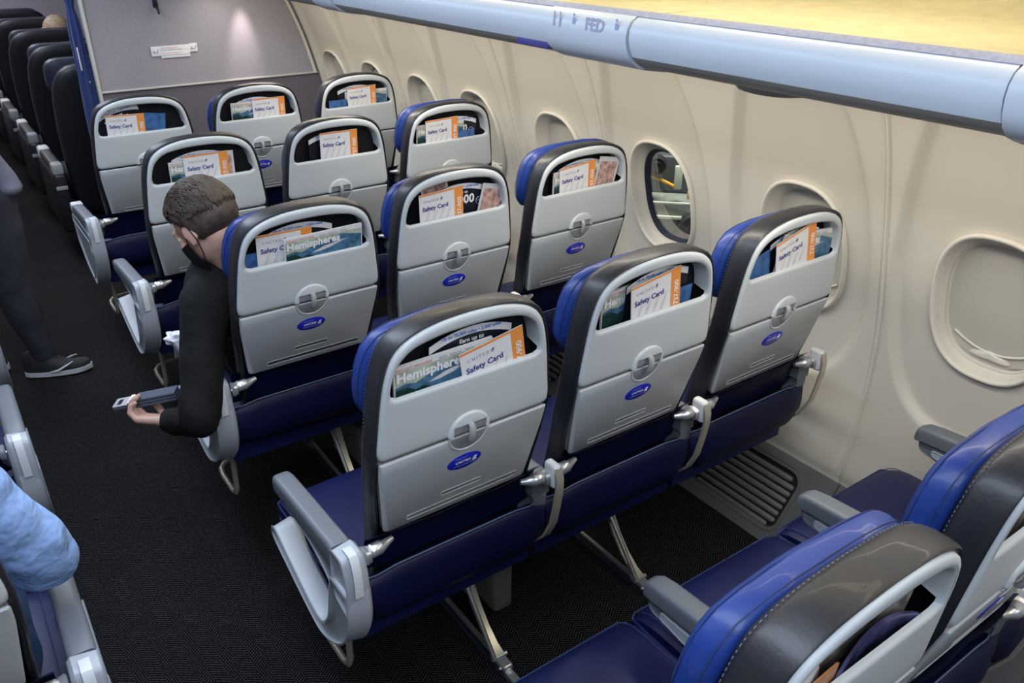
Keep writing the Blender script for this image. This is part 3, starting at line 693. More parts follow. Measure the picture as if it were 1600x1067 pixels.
AX0, AX1 = -.273, -.228
T = dict(upper_shell=upper_shell(), tray_table=tray(), latch_surround=dome(), latch_recess=recess_plate(), latch_knob=knob(), round_sticker=sticker(),
         pl1=frame_plate(-.045, .050, .684, .697), pl2=frame_plate(-.12, .145, .6535, .668), backrest=backrest(), headrest=headrest(), headrest_up=headrest(.022),
         hseam=headrest_seam(), hseam_up=headrest_seam(.022), flap=lower_panel(), pocket=pocket(), piping=piping(), cushion=cushion(), cs1=cushion_seam(-.206), cs2=cushion_seam(.206), cp1=cushion_piping(.418), cp2=cushion_piping(.374),
         armL=tray_arm(-1), armR=tray_arm(1), spacer=spacer(), spacer_cap=spacer_cap(), pad=pad(AX0, AX1), body=under(AX0, AX1), cap=hinge_cap(AX0, AX1), insert=hinge_insert(AX0, AX1),
         bay=end_bay(AX0, AX1), solid=side_solid(AX0, AX1), rod=rod(), ipad=pad(.194, .242, sy=1.17, dz=-.022), ibody=inner_arm(.196, .240), iplate=inner_plate(.196, .240), icap=hinge_cap(.212, .250),
         st1=stitch(outline_path(.0055, .0632), .0007, THREADW, 'backrest_stitching', .0045, .0035), leg=leg(0), rods=leg_rods(0), foot=foot(0), box=ebox())
def flipped(me):
    m = me.copy(); m.transform(Matrix.Scale(-1, 4, (1, 0, 0))); m.flip_normals(); return m
T['headrest_in'] = squeezed(T['headrest']); T['hseam_in'] = squeezed(T['hseam'])
LM = {k: flipped(T[k]) for k in ('pad', 'body', 'cap', 'insert', 'bay', 'rod')}
PIV = .34
RECL = {}
def seat(x, y, an, label, group, arm=None, inner=True, up=False, legs=(), simple_parts=False, wearsticker=True):
    r = tag(empty('airline_seat', (x, y, 0)), label, 'seat', group)
    loc = (0, sin(an) * PIV, PIV - PIV * cos(an)); rot = (an, 0, 0)
    def bk(name, me): return obj(name, me, r, loc, rot)
    br = bk('backrest', T['backrest']); obj('backrest_stitching', T['st1'], br)
    sfx = {True: '_up', False: '', 2: '_in'}[up]
    h = bk('headrest', T['headrest' + sfx]); obj('headrest_seam', T['hseam' + sfx], h)
    bk('upper_shell', T['upper_shell'])
    tr = bk('tray_table', T['tray_table']); obj('embossed_placard', T['pl1'], tr); obj('embossed_placard', T['pl2'], tr)
    ls = bk('latch_surround', T['latch_surround']); obj('latch_recess', T['latch_recess'], ls); bk('latch_knob', T['latch_knob'])
    for s, sz, xx, zz in (('FASTEN SEAT BELT WHILE SEATED', .0048, .004, .6888), ('LIFE VEST UNDER SEAT', .0048, -.07, .6588), ('USE SEAT CUSHION FOR FLOTATION', .0048, .085, .6588)):
        text(s, sz, GREYI, tr, (xx, yo(zz) - .0012, zz), (radians(90 + 14.5), 0, 0))
    if wearsticker:
        st = bk('round_sticker', T['round_sticker'])
        text('UNITED', .0088, WHITEI, st, (-.003, yo(.7630) - .0016, .7630), (radians(104.5), 0, 0), bold=.0003, space=1.15)
        text('A STAR ALLIANCE MEMBER', .0042, LITE, st, (.002, yo(.755) - .0016, .755), (radians(104.5), 0, 0))
        text('OPERATED BY', .0045, LITE, st, (-.008, yo(.7745) - .0016, .7745), (radians(104.5), 0, 0))
        g = MB(); 
        for k in range(3): g.tube([sl(.019 + k * .003, -.0016, .7615 + k * .0006), sl(.0205 + k * .003, -.0016, .7665), sl(.023 + k * .002, -.0016, .7705)], .0007, 4)
        obj('globe_emblem', EMB, st)
    obj('lower_back_flap', T['flap'], r); pk = obj('literature_pocket', T['pocket'], r); obj('pocket_piping', T['piping'], pk)
    cu = obj('seat_cushion', T['cushion'], r); obj('cushion_seam', T['cs1'], cu); obj('cushion_seam', T['cs2'], cu); obj('cushion_piping', T['cp1'], cu); obj('cushion_piping', T['cp2'], cu)
    bk('tray_arm', T['armL']); bk('tray_arm', T['armR'])
    if inner:
        a = obj('armrest', T['ibody'], r); obj('armrest_pad', T['ipad'], a); obj('armrest_side_plate', T['iplate'], a)
    if arm != 'left':
        obj('frame_spacer', T['spacer'], r); obj('spacer_cap', T['spacer_cap'], r)
    if arm == 'aisle':
        a = obj('aisle_armrest', T['body'], r); obj('armrest_pad', T['pad'], a); c = obj('hinge_cap', T['cap'], a); obj('hinge_insert', T['insert'], a)
        obj('end_bay', T['bay'], r); obj('baggage_bar', T['rod'], r)
    if arm == 'solid':
        obj('side_panel', T['solid'], r); a = obj('aisle_armrest', T['pad'], r); obj('hinge_cap', T['cap'], a); obj('hinge_insert', T['insert'], a)
        w = MB(); w.box(AX0 - .001, AX1 + .001, .358, .405, .585, .6275, .008); obj('white_end_cap', w.mesh('white_end_cap', BAYW), a); obj('baggage_bar', T['rod'], r)
    if arm == 'left':
        a = obj('aisle_armrest', LM['body'], r); obj('armrest_pad', LM['pad'], a); obj('hinge_cap', LM['cap'], a); obj('hinge_insert', LM['insert'], a)
        obj('end_bay', LM['bay'], r); obj('baggage_bar', LM['rod'], r)
    for lx in legs:
        q = obj('leg', T['leg'], r, (lx, 0, 0)); obj('leg_rod', T['rods'], q); obj('track_foot', T['foot'], q)
        if lx < .3 and x < .1 and x > -.1: obj('equipment_box', T['box'], q, (-.13, .0, 0))
    RECL[(round(x, 2), round(y, 3))] = an
    return r
g = MB()
for k in range(3): g.tube([sl(.0195 + k * .0028, -.0018, .7620), sl(.0205 + k * .0028, -.0018, .7665), sl(.0235 + k * .0022, -.0018, .7705)], .0007, 4)
g.tube([sl(.018, -.0018, .7612), sl(.0275, -.0018, .7612)], .0006, 4)
EMB = g.mesh('globe_emblem', WHITEI)

SXP = .462; P = .787
RN = {-1: 'row cut off at bottom right', 0: 'nearest full row', 1: 'second full row', 2: 'third full row', 3: 'row by the partition'}
CN = ['aisle', 'middle', 'window']
slab = {
    (-1, 0): 'large foreground seat at bottom right with glossy dark portrait magazines in its back',
    (-1, 1): 'foreground seat cut by the right picture edge, only its blue headrest and charcoal side showing',
    (-1, 2): 'window seat mostly outside the right picture edge, its navy cushion against the cream wall',
    (0, 0): 'aisle seat of nearest full row, wide landscape magazine and tilted card in its back pocket',
    (0, 1): 'middle seat of nearest full row, blue sticker below latch, grille of floor behind it',
    (0, 2): 'window seat of nearest full row beside the closed window shade above the ribbed grille',
    (1, 0): 'reclined aisle seat of the man leaning over in black jacket',
    (1, 1): 'middle seat of second full row, between the man\'s seat and the open-shade window seat',
    (1, 2): 'window seat of second full row left of the only open window, raised wrinkled blue headrest',
    (2, 0): 'aisle seat of third full row directly behind the man\'s head',
    (2, 1): 'middle seat of third full row, black leaflet with a white 7 in its back pocket',
    (2, 2): 'window seat of third full row with raised blue headrest under small windows',
    (3, 0): 'frontmost aisle seat next to navy curtain, solid grey side panel with white armrest tip',
    (3, 1): 'frontmost middle seat against the grey partition with blue sticker',
    (3, 2): 'frontmost window seat beside the corner of partition and cream wall'}
recl = {(-1, 0): .027, (-1, 1): .015, (0, 0): .0, (0, 1): 0, (0, 2): 0, (1, 0): .085}
for j in range(-1, 4):
    for i in range(3):
        legs = []
        if i == 0: legs = [.155]
        if i == 1: legs = [.643 - .462]
        seat(i * SXP, j * P, recl.get((j, i), 0), slab[(j, i)], 'economy seats in rows of three on the right', arm=('solid' if j == 3 else 'aisle') if i == 0 else None,
             up=2 if (j, i) in ((2, 0), (3, 0), (2, 1), (3, 2)) else (j, i) in ((1, 2), (2, 2)), legs=legs, wearsticker=not ((j, i) in ((3, 0), (2, 0))))
LX = -.958
for j, lab in ((0, 'left-hand aisle seat of the passenger in light blue shirt'), (1, 'left-hand aisle seat with grey armrest at the left picture edge, blue denim knee behind'), (2, 'left-hand aisle seat whose grey armrest end just shows beside the walking legs')):
    seat(LX, j * P, 0, lab, 'economy seats left of the aisle', arm='left', inner=False, legs=[-.15])
for k, x in enumerate((.155, .643)):
    b = MB(); b.box(x - .016, x + .016, -1.9, 3.45, .0002, .005, .001); struct(obj('trim_%d' % (k + 1), b.mesh('seat_track_cover', GASKET)))

# ------------------------------------------------------------------ papers in the seat pockets
def sheet(w, h, t, m, curl=0, arch=0, n=8, name='sheet', sag=0):
    b = MB(); L_ = []
    for i in range(n + 1):
        x = -w / 2 + w * i / n; y = curl * (2 * x / w) ** 2; top = h - arch * (2 * x / w) ** 2 + sag * (x / w)
        L_.append([(x, y - t / 2, 0), (x, y - t / 2, top), (x, y + t / 2, top), (x, y + t / 2, 0)])
    b.loft(L_); return b
def place(name, x, y, seat_ij, u, z0, layer, tilt, me, label, cat, group):
    i, j = seat_ij; an = RECL[(round(i * SXP, 2), round(j * P, 3))]
    Rx = Matrix.Rotation(an, 4, 'X'); piv = Vector((0, 0, PIV))
    p = Vector((u, layer + yo(z0) , z0)); p = Rx @ (p - piv) + piv + Vector((i * SXP, j * P, 0))
    o = obj(name, me); o.matrix_world = Matrix.Translation(p) @ Rx @ Matrix.Rotation(atan2(.085, 1), 4, 'X') @ Matrix.Rotation(-tilt, 4, 'Y')
    return tag(o, label, cat, group)
def quad(b, x0, x1, z0, z1, y, mi, curl=0, w=1, n=4):
    for k in range(n):
        a = x0 + (x1 - x0) * k / n; c = x0 + (x1 - x0) * (k + 1) / n; s = len(b.v)
        b.v += [(a, y + curl * (2 * a / w) ** 2, z0), (c, y + curl * (2 * c / w) ** 2, z0), (c, y + curl * (2 * c / w) ** 2, z1), (a, y + curl * (2 * a / w) ** 2, z1)]; b.face((s, s + 1, s + 2, s + 3), mi)
def card_mesh(curl=0.0):
    w, h = .140, .150; b = sheet(w, h, .0012, PAPER, curl)
    quad(b, -w / 2 + .001, w / 2 - .0285, .001, h - .012, -.0009, 1, curl, w)
    quad(b, w / 2 - .028, w / 2 - .0005, .001, h - .0005, -.0011, 2, curl, w); quad(b, -w / 2 + .0005, w / 2 - .0285, h - .0055, h - .0005, -.0011, 2, curl, w)
    for k in range(4):   # soft grey cabin line drawing
        s = len(b.v); x = -.060 + k * .023
        b.v += [(x, -.0014 , .06), (x + .010, -.0014, .062), (x + .022, -.0014, .10), (x + .020, -.0014, .10)]; b.face((s, s + 1, s + 2, s + 3), 3)
    return b.mesh('safety_card', [PAPER, PAPER, ORANGE, PAPERG], ang=20)
CARD = card_mesh()
def mag_mesh(w=.205):
    h = .155; b = sheet(w, h, .005, PAPER)
    y = -.0029
    quad(b, -w / 2 + .002, w / 2 - .002, .0, h - .0115, y, 1)
    s = len(b.v); pts = [(-.100, .112), (-.08, .117), (-.06, .112), (-.03, .122), (.0, .134), (.02, .130), (.045, .140), (.07, .134), (.1, .128)]
    b.v += [(x * w / .205, y - .0004, z) for x, z in pts] + [(.1 * w / .205, y - .0004, 0), (-.1 * w / .205, y - .0004, 0)]; b.face(range(s, s + 11), 2)
    s = len(b.v); pts = [(-.100, .106), (-.08, .110), (-.06, .098), (-.045, .102), (-.02, .090), (.03, .080), (.06, .070), (.1, .076)]
    b.v += [(x * w / .205, y - .0008, z) for x, z in pts] + [(.1 * w / .205, y - .0008, 0), (-.1 * w / .205, y - .0008, 0)]; b.face(range(s, s + 10), 3)
    s = len(b.v); pts = [(-.035, .112), (.0, .124), (.02, .127), (.06, .132), (.02, .118), (-.01, .112)]
    b.v += [(x * w / .205, y - .0007, z - .008) for x, z in pts]; b.face(range(s, s + 6), 4)
    return b.mesh('magazine', [PAPER, SKYP, MTN, FOREST, PAPERG], ang=20)
MAG = mag_mesh()
def promo_mesh():
    w, h = .180, .165; b = sheet(w, h, .0012, BLACKP, 0, .020, 14)
    n = 14; s = len(b.v)
    for i in range(n + 1):
        x = -w / 2 + .001 + (w - .002) * i / n; top = h - .020 * (2 * x / w) ** 2 - .0008
        b.v += [(x, -.0011, top - .016), (x, -.0011, top)]
    for i in range(n): b.face((s + 2 * i, s + 2 * i + 2, s + 2 * i + 3, s + 2 * i + 1), 1)
    return b.mesh('promo_leaflet', [BLACKP, WHITEI], ang=20)
PROMO = promo_mesh()
LEAF = sheet(.085, .13, .0015, LTBLUE).mesh('leaflet', LTBLUE, ang=20)
LEAFW = sheet(.085, .14, .0015, PAPERG)
quad(LEAFW, -.036, .036, .02, .125, -.001, 1); LEAFW = LEAFW.mesh('leaflet', [PAPERG, mat('pink_photo_print', (.45, .28, .25), .5, var=(70, .6))], ang=20)
emb2 = MB()
for k in range(3): emb2.tube([(k * .0022, 0, 0), (.001 + k * .002, 0, .004), (.0035 + k * .0016, 0, .0075)], .0005, 4)
EMB2 = emb2.mesh('globe_emblem', NAVYI)
cring = MB(); cring.tube([(.011 * cos(2 * pi * k / 20), 0, .011 * sin(2 * pi * k / 20)) for k in range(21)], .0009, 5); cring.tube([(-.005, 0, -.002), (-.002, 0, .004), (.001, 0, -.001), (.005, 0, .005)], .0009, 5); CRING = cring.mesh('round_mark', LITE)
def nm(i, j): return '%s seat, %s' % (CN[i], RN[j])
def card(i, j, u, top, tilt=0, layer=.014, extra=''):
    h = .150; o = place('safety_card', 0, 0, (i, j), u + sin(tilt) * -h * .5, top - h * cos(tilt), layer, tilt, CARD, ('white safety card, orange edge%s, in the %s' % (extra, nm(i, j))), 'card', 'safety cards in the seat backs')
    text('UNITED', .0095, GREYI, o, (-.032, -.0018, h - .025), space=1.6); obj('globe_emblem', EMB2, o, (-.003, -.0018, h - .025))
    text('Safety Card', .0175, NAVYI, o, (-.020, -.0018, h - .049), bold=.0004)
    text('737-900', .0190, WHITEI, o, (.0635, -.0018, h - .062), (pi / 2, -pi / 2, 0), bold=.0003)
def magazine(i, j, u, top, tilt=0, layer=.022, extra=''):
    h = .155; o = place('magazine', 0, 0, (i, j), u - sin(tilt) * h * .5, top - h * cos(tilt), layer, tilt, MAG, ('landscape-cover magazine%s in the %s' % (extra, nm(i, j))), 'magazine', 'magazines in the seat backs')
    text('Hemispheres', .0262, WHITEI, o, (-.098, -.0045, h - .032), bold=.0010, align='LEFT')
    text('INFLIGHT MAGAZINE', .0075, REDI, o, (-.098, -.0042, h - .0095), align='LEFT'); text('JEWEL  ANNUAL  TRAVEL', .0065, GREYI, o, (-.012, -.0042, h - .0095), align='LEFT')
def promo(i, j, u, top, tilt=0, layer=.032, extra='', ring_=False):
    h = .165; o = place('promo_leaflet', 0, 0, (i, j), u - sin(tilt) * h * .5, top - .012 - h * cos(tilt), layer, tilt, PROMO, ('black leaflet, white arched band%s, in the %s' % (extra, nm(i, j))), 'leaflet', 'black leaflets in the seat backs')
    text('Up to 70,000 miles \u2022 2,500 miles', .0098, BLUEI, o, (0, -.002, h - .0145), bold=.0003)
    text('Earn up to', .0125, WHITEI, o, (0, -.002, h - .031), bold=.0003)
    text('70,000', .036, WHITEI, o, (0, -.002, h - .061), bold=.0012)
    if ring_: obj('round_mark', CRING, o, (.066, -.002, h - .060))
def leaflet(i, j, u, top, tilt, me, label, layer=.040):
    place('leaflet', 0, 0, (i, j), u, top - .13, layer, tilt, me, label, 'leaflet', None)
R_ = radians
promo(0, 0, .020, 1.070); magazine(0, 0, -.040, 1.026, R_(1)); card(0, 0, .088, 1.028, R_(10), .010)
promo(1, 0, .035, 1.072, R_(2)); magazine(1, 0, -.005, 1.040, R_(4), .038); card(1, 0, .035, 1.054, R_(9), .012); leaflet(1, 0, .09, 1.00, 0, LEAF, 'light blue leaflet edge in the back of the middle seat, nearest full row', .026)
promo(2, 0, .030, 1.070, R_(3)); magazine(2, 0, .04, 1.045, R_(-6), .022); card(2, 0, .050, 1.060, R_(16), .010); leaflet(2, 0, -.085, 1.02, R_(15), LEAF, 'light blue leaflet leaning left in the back of the window seat, nearest full row', .026)
promo(0, 1, -.015, 1.068); card(0, 1, -.055, 1.046, 0, .020); magazine(0, 1, .045, 1.030, R_(1), .009); leaflet(0, 1, -.12, 1.00, 0, LEAF, 'dark blue leaflet edge at the left in the back of the reclined seat', .026)
promo(1, 1, .025, 1.066, ring_=True); card(1, 1, -.035, 1.050, R_(3)); leaflet(1, 1, -.03, 1.075, R_(12), LEAFW, 'pink photo leaflet peeking above the card, middle seat, second full row'); leaflet(1, 1, .11, 1.03, R_(-12), LEAFW, 'pale leaflet corner right of the black leaflet, middle seat, second full row', .022)
promo(2, 1, .010, 1.070, R_(2)); magazine(2, 1, .0, 1.036, R_(2)); card(2, 1, -.005, 1.050, R_(5)); leaflet(2, 1, .085, 1.045, R_(-10), LEAFW, 'pink photo leaflet leaning right, window seat, second full row', .018)
promo(0, 2, .0, 1.066); magazine(0, 2, .0, 1.030); card(0, 2, .012, 1.046); leaflet(0, 2, .055, 1.035, R_(-2), LEAFW, 'pale leaflet edge right of the card, aisle seat, third full row', .018)
promo(1, 2, -.005, 1.068); card(1, 2, .010, 1.058)
promo(2, 2, .040, 1.060, ring_=True); magazine(2, 2, -.035, 1.034, 0, .024); card(2, 2, -.030, 1.052, R_(2), .010); leaflet(2, 2, .07, .995, 0, LEAF, 'light blue leaflet low in the back of the window seat, third full row', .014)
promo(0, 3, -.025, 1.075, R_(16)); card(0, 3, -.065, 1.042, R_(-2), .012); leaflet(0, 3, .035, 1.035, R_(-8), LEAF, 'dark blue picture leaflet right of the card, aisle seat, front row', .020)
promo(1, 3, .0, 1.064); magazine(1, 3, -.005, 1.036); card(1, 3, .050, 1.046, 0, .012)
promo(2, 3, .0, 1.068); magazine(2, 3, .045, 1.030, 0, .024); card(2, 3, .025, 1.050, R_(2), .012); leaflet(2, 3, -.095, 1.0, 0, LEAF, 'small grey-blue leaflet at the left in the back of the frontmost window seat', .02)
# foreground seat: glossy dark magazines and a folded tan one
m1 = place('magazine', 0, 0, (0, -1), .0, .90, .036, 0, sheet(.25, .158, .004, BROWNP, -.008, .02, 12).mesh('magazine', BROWNP), 'glossy dark magazine with blurred hair on its cover in the foreground seat', 'magazine', None)
b = sheet(.17, .092, .004, VIOP, -.012, .03, 12); m2 = place('magazine', 0, 0, (0, -1), .055, .90, .022, R_(4), b.mesh('magazine', VIOP), 'violet and navy portrait magazine curling forward in the foreground seat', 'magazine', None)
b = sheet(.09, .100, .002, TANP, .010, .04, 8); m3 = place('magazine', 0, 0, (0, -1), -.045, .90, .012, R_(10), b.mesh('magazine', TANP), 'tan and orange folded magazine page at the front of the foreground pocket', 'magazine', None)
b = sheet(.10, .125, .0012, PAPER, .012, .06, 8); m4 = place('folded_sheet', 0, 0, (0, -1), -.075, .90, .016, R_(14), b.mesh('folded_sheet', PAPER), 'white page edge sticking up beside the tan page in the foreground seat', 'paper', None)
place('magazine', 0, 0, (1, -1), .0, .90, .026, 0, sheet(.2, .14, .005, BROWNP).mesh('magazine', BROWNP), 'dark magazine in the seat cut by the right picture edge', 'magazine', None)

# ================================================================== BULKHEAD PLACARD, HOOK, CURTAIN
pr = tag(empty('placard', (.465, BY - .002, 1.105)), 'white safety placard on the grey partition, two red lines of small print', 'sign')
b = MB(); b.box(-.117, -.072, -.003, 0, -.022, .026, .001); b.box(-.073, .117 - .04, -.0025, 0, -.012, .026, .001); b.box(.076, .117, -.003, 0, -.012, .030, .001); b.box(-.072, .076, -.003, 0, -.034, -.004, .001)
obj('placard_plate', b.mesh('placard_plate', PAPER), pr)
for s, z, m in (('LIFE VEST UNDER YOUR SEAT', .014, REDI), ('LEFT VEST UNDER SEAT CUSHION', .004, GREYI), ('FASTEN SEAT BELT WHILE SEATED', -.012, REDI), ('USE SEAT BOTTOM CUSHION FOR FLOTATION', -.022, GREYI)):
    text(s, .0068, m, pr, (-.068, -.0036, z), align='LEFT')
for cx, cz in ((-.094, .002), (.097, .010)):
    b = MB(); b.tube([(cx - .012, -.004, cz + .004), (cx - .008, -.004, cz - .006), (cx + .004, -.004, cz - .008), (cx + .010, -.004, cz + .002), (cx + .012, -.004, cz + .010)], .0016, 6); b.tube([(cx - .012, -.004, cz - .008), (cx - .010, -.004, cz - .002)], .0022, 6)
    obj('belt_icon', b.mesh('belt_icon', GREYI), pr)
b = MB(); b.tube([(.41, BY - .004, 1.325), (.41, BY - .02, 1.318), (.412, BY - .03, 1.30), (.414, BY - .03, 1.285)], [.008, .007, .006, .004], 8); b.box(.398, .422, BY - .006, BY, 1.315, 1.36, .004)
tag(obj('coat_hook', b.mesh('coat_hook', FC)), 'small black hook hanging at the top of the grey partition', 'hook')
cb = MB(); n = 60; loops = []
for k in range(26):
    z = .30 + 1.35 * k / 25; w = .026 + .010 * sst((1.3 - z) / .6); lp = []
    q = 1 - .45 * math.exp(-((z - 1.10 if False else z - 1.33) / .05) ** 2)
    for i in range(n):
        a = 2 * pi * i / n; rr = 1 + .16 * sin(7 * a + 2 * sin(z * 3)) + .06 * sin(13 * a + z * 5)
        lp.append((.030 + w * q * rr * cos(a), BY + .065 + .040 * q * rr * sin(a), z))
    loops.append(lp)
cb.loft(loops); cu = obj('curtain', cb.mesh('curtain', CURT, ang=80)); tag(cu, 'gathered navy curtain hanging at the aisle edge of the grey partition', 'curtain')
b = MB(); b.box(.010, .017, BY + .022, BY + .024, 1.04, 1.15, .0008); obj('white_tag', b.mesh('white_tag', PAPERG), cu)
b = MB(); b.loft([[(.036 + .004 * cos(2 * pi * t / 12) , BY + .022 - h, .985 + .006 * sin(2 * pi * t / 12)) for t in range(12)] for h in (0, .004)]); obj('snap_button', b.mesh('snap_button', SILVER), cu)

# ================================================================== FIRST CLASS SEATS
def fc_back():
    b = MB(); p = [(0, 1.10), (.10, 1.098), (.17, 1.085), (.215, 1.05), (.243, .99), (.255, .90), (.262, .78), (.26, .60), (.25, .42), (.235, .30)]
    q = raypoly([(x, z) for x, z in p][::-1] + [(-x, z) for x, z in p][1:], (0, .7), 96)
    b.loft([[(x, y, z) for x, z in inset(q, i)] for i, y in ((.05, -.004), (.02, 0), (.006, .006), (0, .018), (-.001, .035), (.0, .07), (.005, .10), (.02, .12), (.06, .135))])
    b.xf(lambda x, y, z: (x, y - (z - .6) * .12, z)); return b.mesh('backrest', FC, ang=50)
def fc_head():
    b = MB(); q = raypoly(rpoly([(.205, .90), (.205, 1.09), (-.205, 1.09), (-.205, .90)], .07, 6), (0, .99), 60)
    b.loft([[(x, y, z) for x, z in inset(q, i)] for i, y in ((.03, .10), (.004, .11), (0, .13), (0, .16), (.008, .18), (.04, .19))]); b.xf(lambda x, y, z: (x, y - (z - .6) * .12, z)); return b.mesh('headrest', mat('navy_black_headrest', (.014, .018, .035), .45, bump=(60, .3, .002)), ang=50)
def fc_parts():
    a = MB(); a.box(-.345, -.275, -.02, .50, .20, .525, .02); 
    p = MB(); p.box(-.338, -.282, .06, .40, .525, .575, .014)
    w = MB(); w.box(-.340, -.280, .40, .49, .515, .582, .016); w2 = MB(); w2.box(-.338, -.282, -.01, .06, .515, .578, .012)
    s = MB(); s.box(-.25, .25, .06, .60, .30, .46, .05)
    t = MB(); t.box(-.24, .24, .12, .50, .04, .30, .02)
    f = MB(); f.box(-.347, -.343, .02, .46, .28, .50, .001)
    f2 = MB(); f2.box(-.34, -.285, -.024, -.018, .44, .46, .002)
    return dict(armrest=a.mesh('armrest', FC), armrest_pad=p.mesh('armrest_pad', FCPAD), armrest_cap=w.mesh('armrest_cap', WHITEPL), rear=w2.mesh('armrest_rear_cap', RECESS), seat_cushion=s.mesh('seat_cushion', FC), base=t.mesh('base', LINER), bar=f2.mesh('armrest_bar', RECESS))
FB, FH, FP = fc_back(), fc_head(), fc_parts()
fl = ['nearest black first class seat, right behind the navy curtain', 'second black first class seat beyond the curtain', 'black first class seat in front of the blond passenger\'s seat, third beyond the curtain', 'fourth black first class seat, beyond the blond head', 'farthest black first class seat below the lavender wall']
for k in range(5):
    r = tag(empty('first_class_seat', (.128, 3.76 + .835 * k, -.015 + .0 * k)), fl[k], 'seat', 'black first class seats along the aisle')
    obj('backrest', FB, r, (0, 0, -.03)); obj('headrest', FH, r, (-.045 if k == 0 else -.015, .03 * (k == 0), -.02 + .015 * (k == 0))); a = obj('armrest', FP['armrest'], r); obj('armrest_pad', FP['armrest_pad'], a); obj('armrest_cap', FP['armrest_cap'], a); obj('armrest_rear_cap', FP['rear'], a); obj('armrest_bar', FP['bar'], a)
    obj('seat_cushion', FP['seat_cushion'], r); obj('base', FP['base'], r)

# ================================================================== PEOPLE
def remesh(parts, voxel, name, m, smooth=3, parent=None, mats=None, classify=None, noise_amp=0, noise_scale=8):
    """fuse tapered capsules and ellipsoids into one continuous surface"""
    bm = bmesh.new()
    for p in parts:
        if p[0] == 'c':      # capsule: a, b, ra, rb [, flat]
            _, a, b_, ra, rb = p[:5]; a = Vector(a); b_ = Vector(b_); d = b_ - a; L_ = d.length
            q = d.to_track_quat('Z', 'Y').to_matrix().to_4x4(); n = 16; rings = []
            prof = [(-ra * cos(radians(t)), ra * sin(radians(t))) for t in (12, 35, 60, 90)] + [(L_ * k / 4, ra + (rb - ra) * k / 4) for k in (1, 2, 3)] + [(L_ + rb * cos(radians(t)), rb * sin(radians(t))) for t in (90, 60, 35, 12)]
            fx = p[5] if len(p) > 5 else 1
            for h, r in prof:
                rings.append([bm.verts.new(Matrix.Translation(a) @ q @ Vector((r * cos(2 * pi * k / n), r * fx * sin(2 * pi * k / n), h))) for k in range(n)])
            for i in range(len(rings) - 1):
                for k in range(n): bm.faces.new((rings[i][k], rings[i][(k + 1) % n], rings[i + 1][(k + 1) % n], rings[i + 1][k]))
            bm.faces.new(rings[0][::-1]); bm.faces.new(rings[-1])
        else:                # ellipsoid: centre, radii, rotation matrix
            _, c, r = p[:3]; R4 = p[3] if len(p) > 3 else Matrix.Identity(4)
            bmesh.ops.create_icosphere(bm, subdivisions=3, radius=1, matrix=Matrix.Translation(Vector(c)) @ R4 @ Matrix.Diagonal((*r, 1)))
    me = bpy.data.meshes.new(name); bm.to_mesh(me); bm.free()
    o = bpy.data.objects.new(name, me); COL.objects.link(o)
    rm = o.modifiers.new('r', 'REMESH'); rm.mode = 'VOXEL'; rm.voxel_size = voxel; rm.use_smooth_shade = True
    sm = o.modifiers.new('s', 'SMOOTH'); sm.factor = .5; sm.iterations = smooth
    bpy.context.view_layer.update(); dg = bpy.context.evaluated_depsgraph_get()
    out = bpy.data.meshes.new_from_object(o.evaluated_get(dg)); out.name = name
    bpy.data.objects.remove(o); bpy.data.meshes.remove(me)
    if noise_amp:
        nn = [v.normal.copy() for v in out.vertices]
        for v, q in zip(out.vertices, nn):
            c = v.co; f = noise.noise(Vector((c.x * noise_scale, c.y * noise_scale, c.z * noise_scale * .5))) + .5 * noise.noise(Vector((c.x * noise_scale * 2.1 + 3, c.y * noise_scale * 2.1, c.z * noise_scale * 1.2)))
            v.co += q * f * noise_amp
    out.materials.clear(); out.materials.append(m); out.shade_smooth()
    return obj(name, out, parent)

def head_parts(Mh, s=1.0):
    """skin ellipsoids of a head in local space: face +y, up z, origin at the head centre"""
    L_ = []
    def e(c, r, rot=None):
        L_.append(('e', Mh @ (Vector(c) * s), tuple(x * s for x in r), Mh.to_3x3().to_4x4() @ (rot or Matrix.Identity(4))))
    e((0, -.008, .025), (.073, .092, .085)); e((0, .018, -.035), (.060, .070, .070)); e((0, .060, -.075), (.030, .028, .024))     # skull, face, chin
    e((0, .088, .012), (.045, .014, .030)); e((0, .086, .028), (.050, .012, .010))                                            # brow
    e((0, .102, -.018), (.010, .014, .026), Matrix.Rotation(radians(20), 4, 'X')); e((0, .108, -.034), (.016, .013, .010))     # nose
    e((.030, .078, -.020), (.022, .016, .020)); e((-.030, .078, -.020), (.022, .016, .020)); e((0, .088, -.058), (.024, .012, .010))
    for sx in (-1, 1):
        rt = Matrix.Rotation(sx * radians(-18), 4, 'Z') @ Matrix.Rotation(radians(-10), 4, 'X')
        e((sx * .077, -.008, -.008), (.007, .019, .031), rt); e((sx * .079, -.004, -.030), (.006, .009, .012), rt)
    return L_
def eyes(Mh, parent, s=1.0):
    for sx in (-1, 1):
        b = MB(); c = Vector((sx * .030, .081, .004)) * s
        for rr, off, mi in ((.0115, 0, 0),):
            lo = [[Mh @ (c + Vector((rr * s * cos(a) * sin(t), rr * s * .8 * cos(t) , rr * s * sin(a) * sin(t)))) for a in [2 * pi * k / 14 for k in range(14)]] for t in [radians(x) for x in (8, 25, 50, 80, 120, 160)]]
            b.loft(lo)
        obj('eye', b.mesh('eye', mat('eye_white', (.6, .58, .55), .2)), parent)

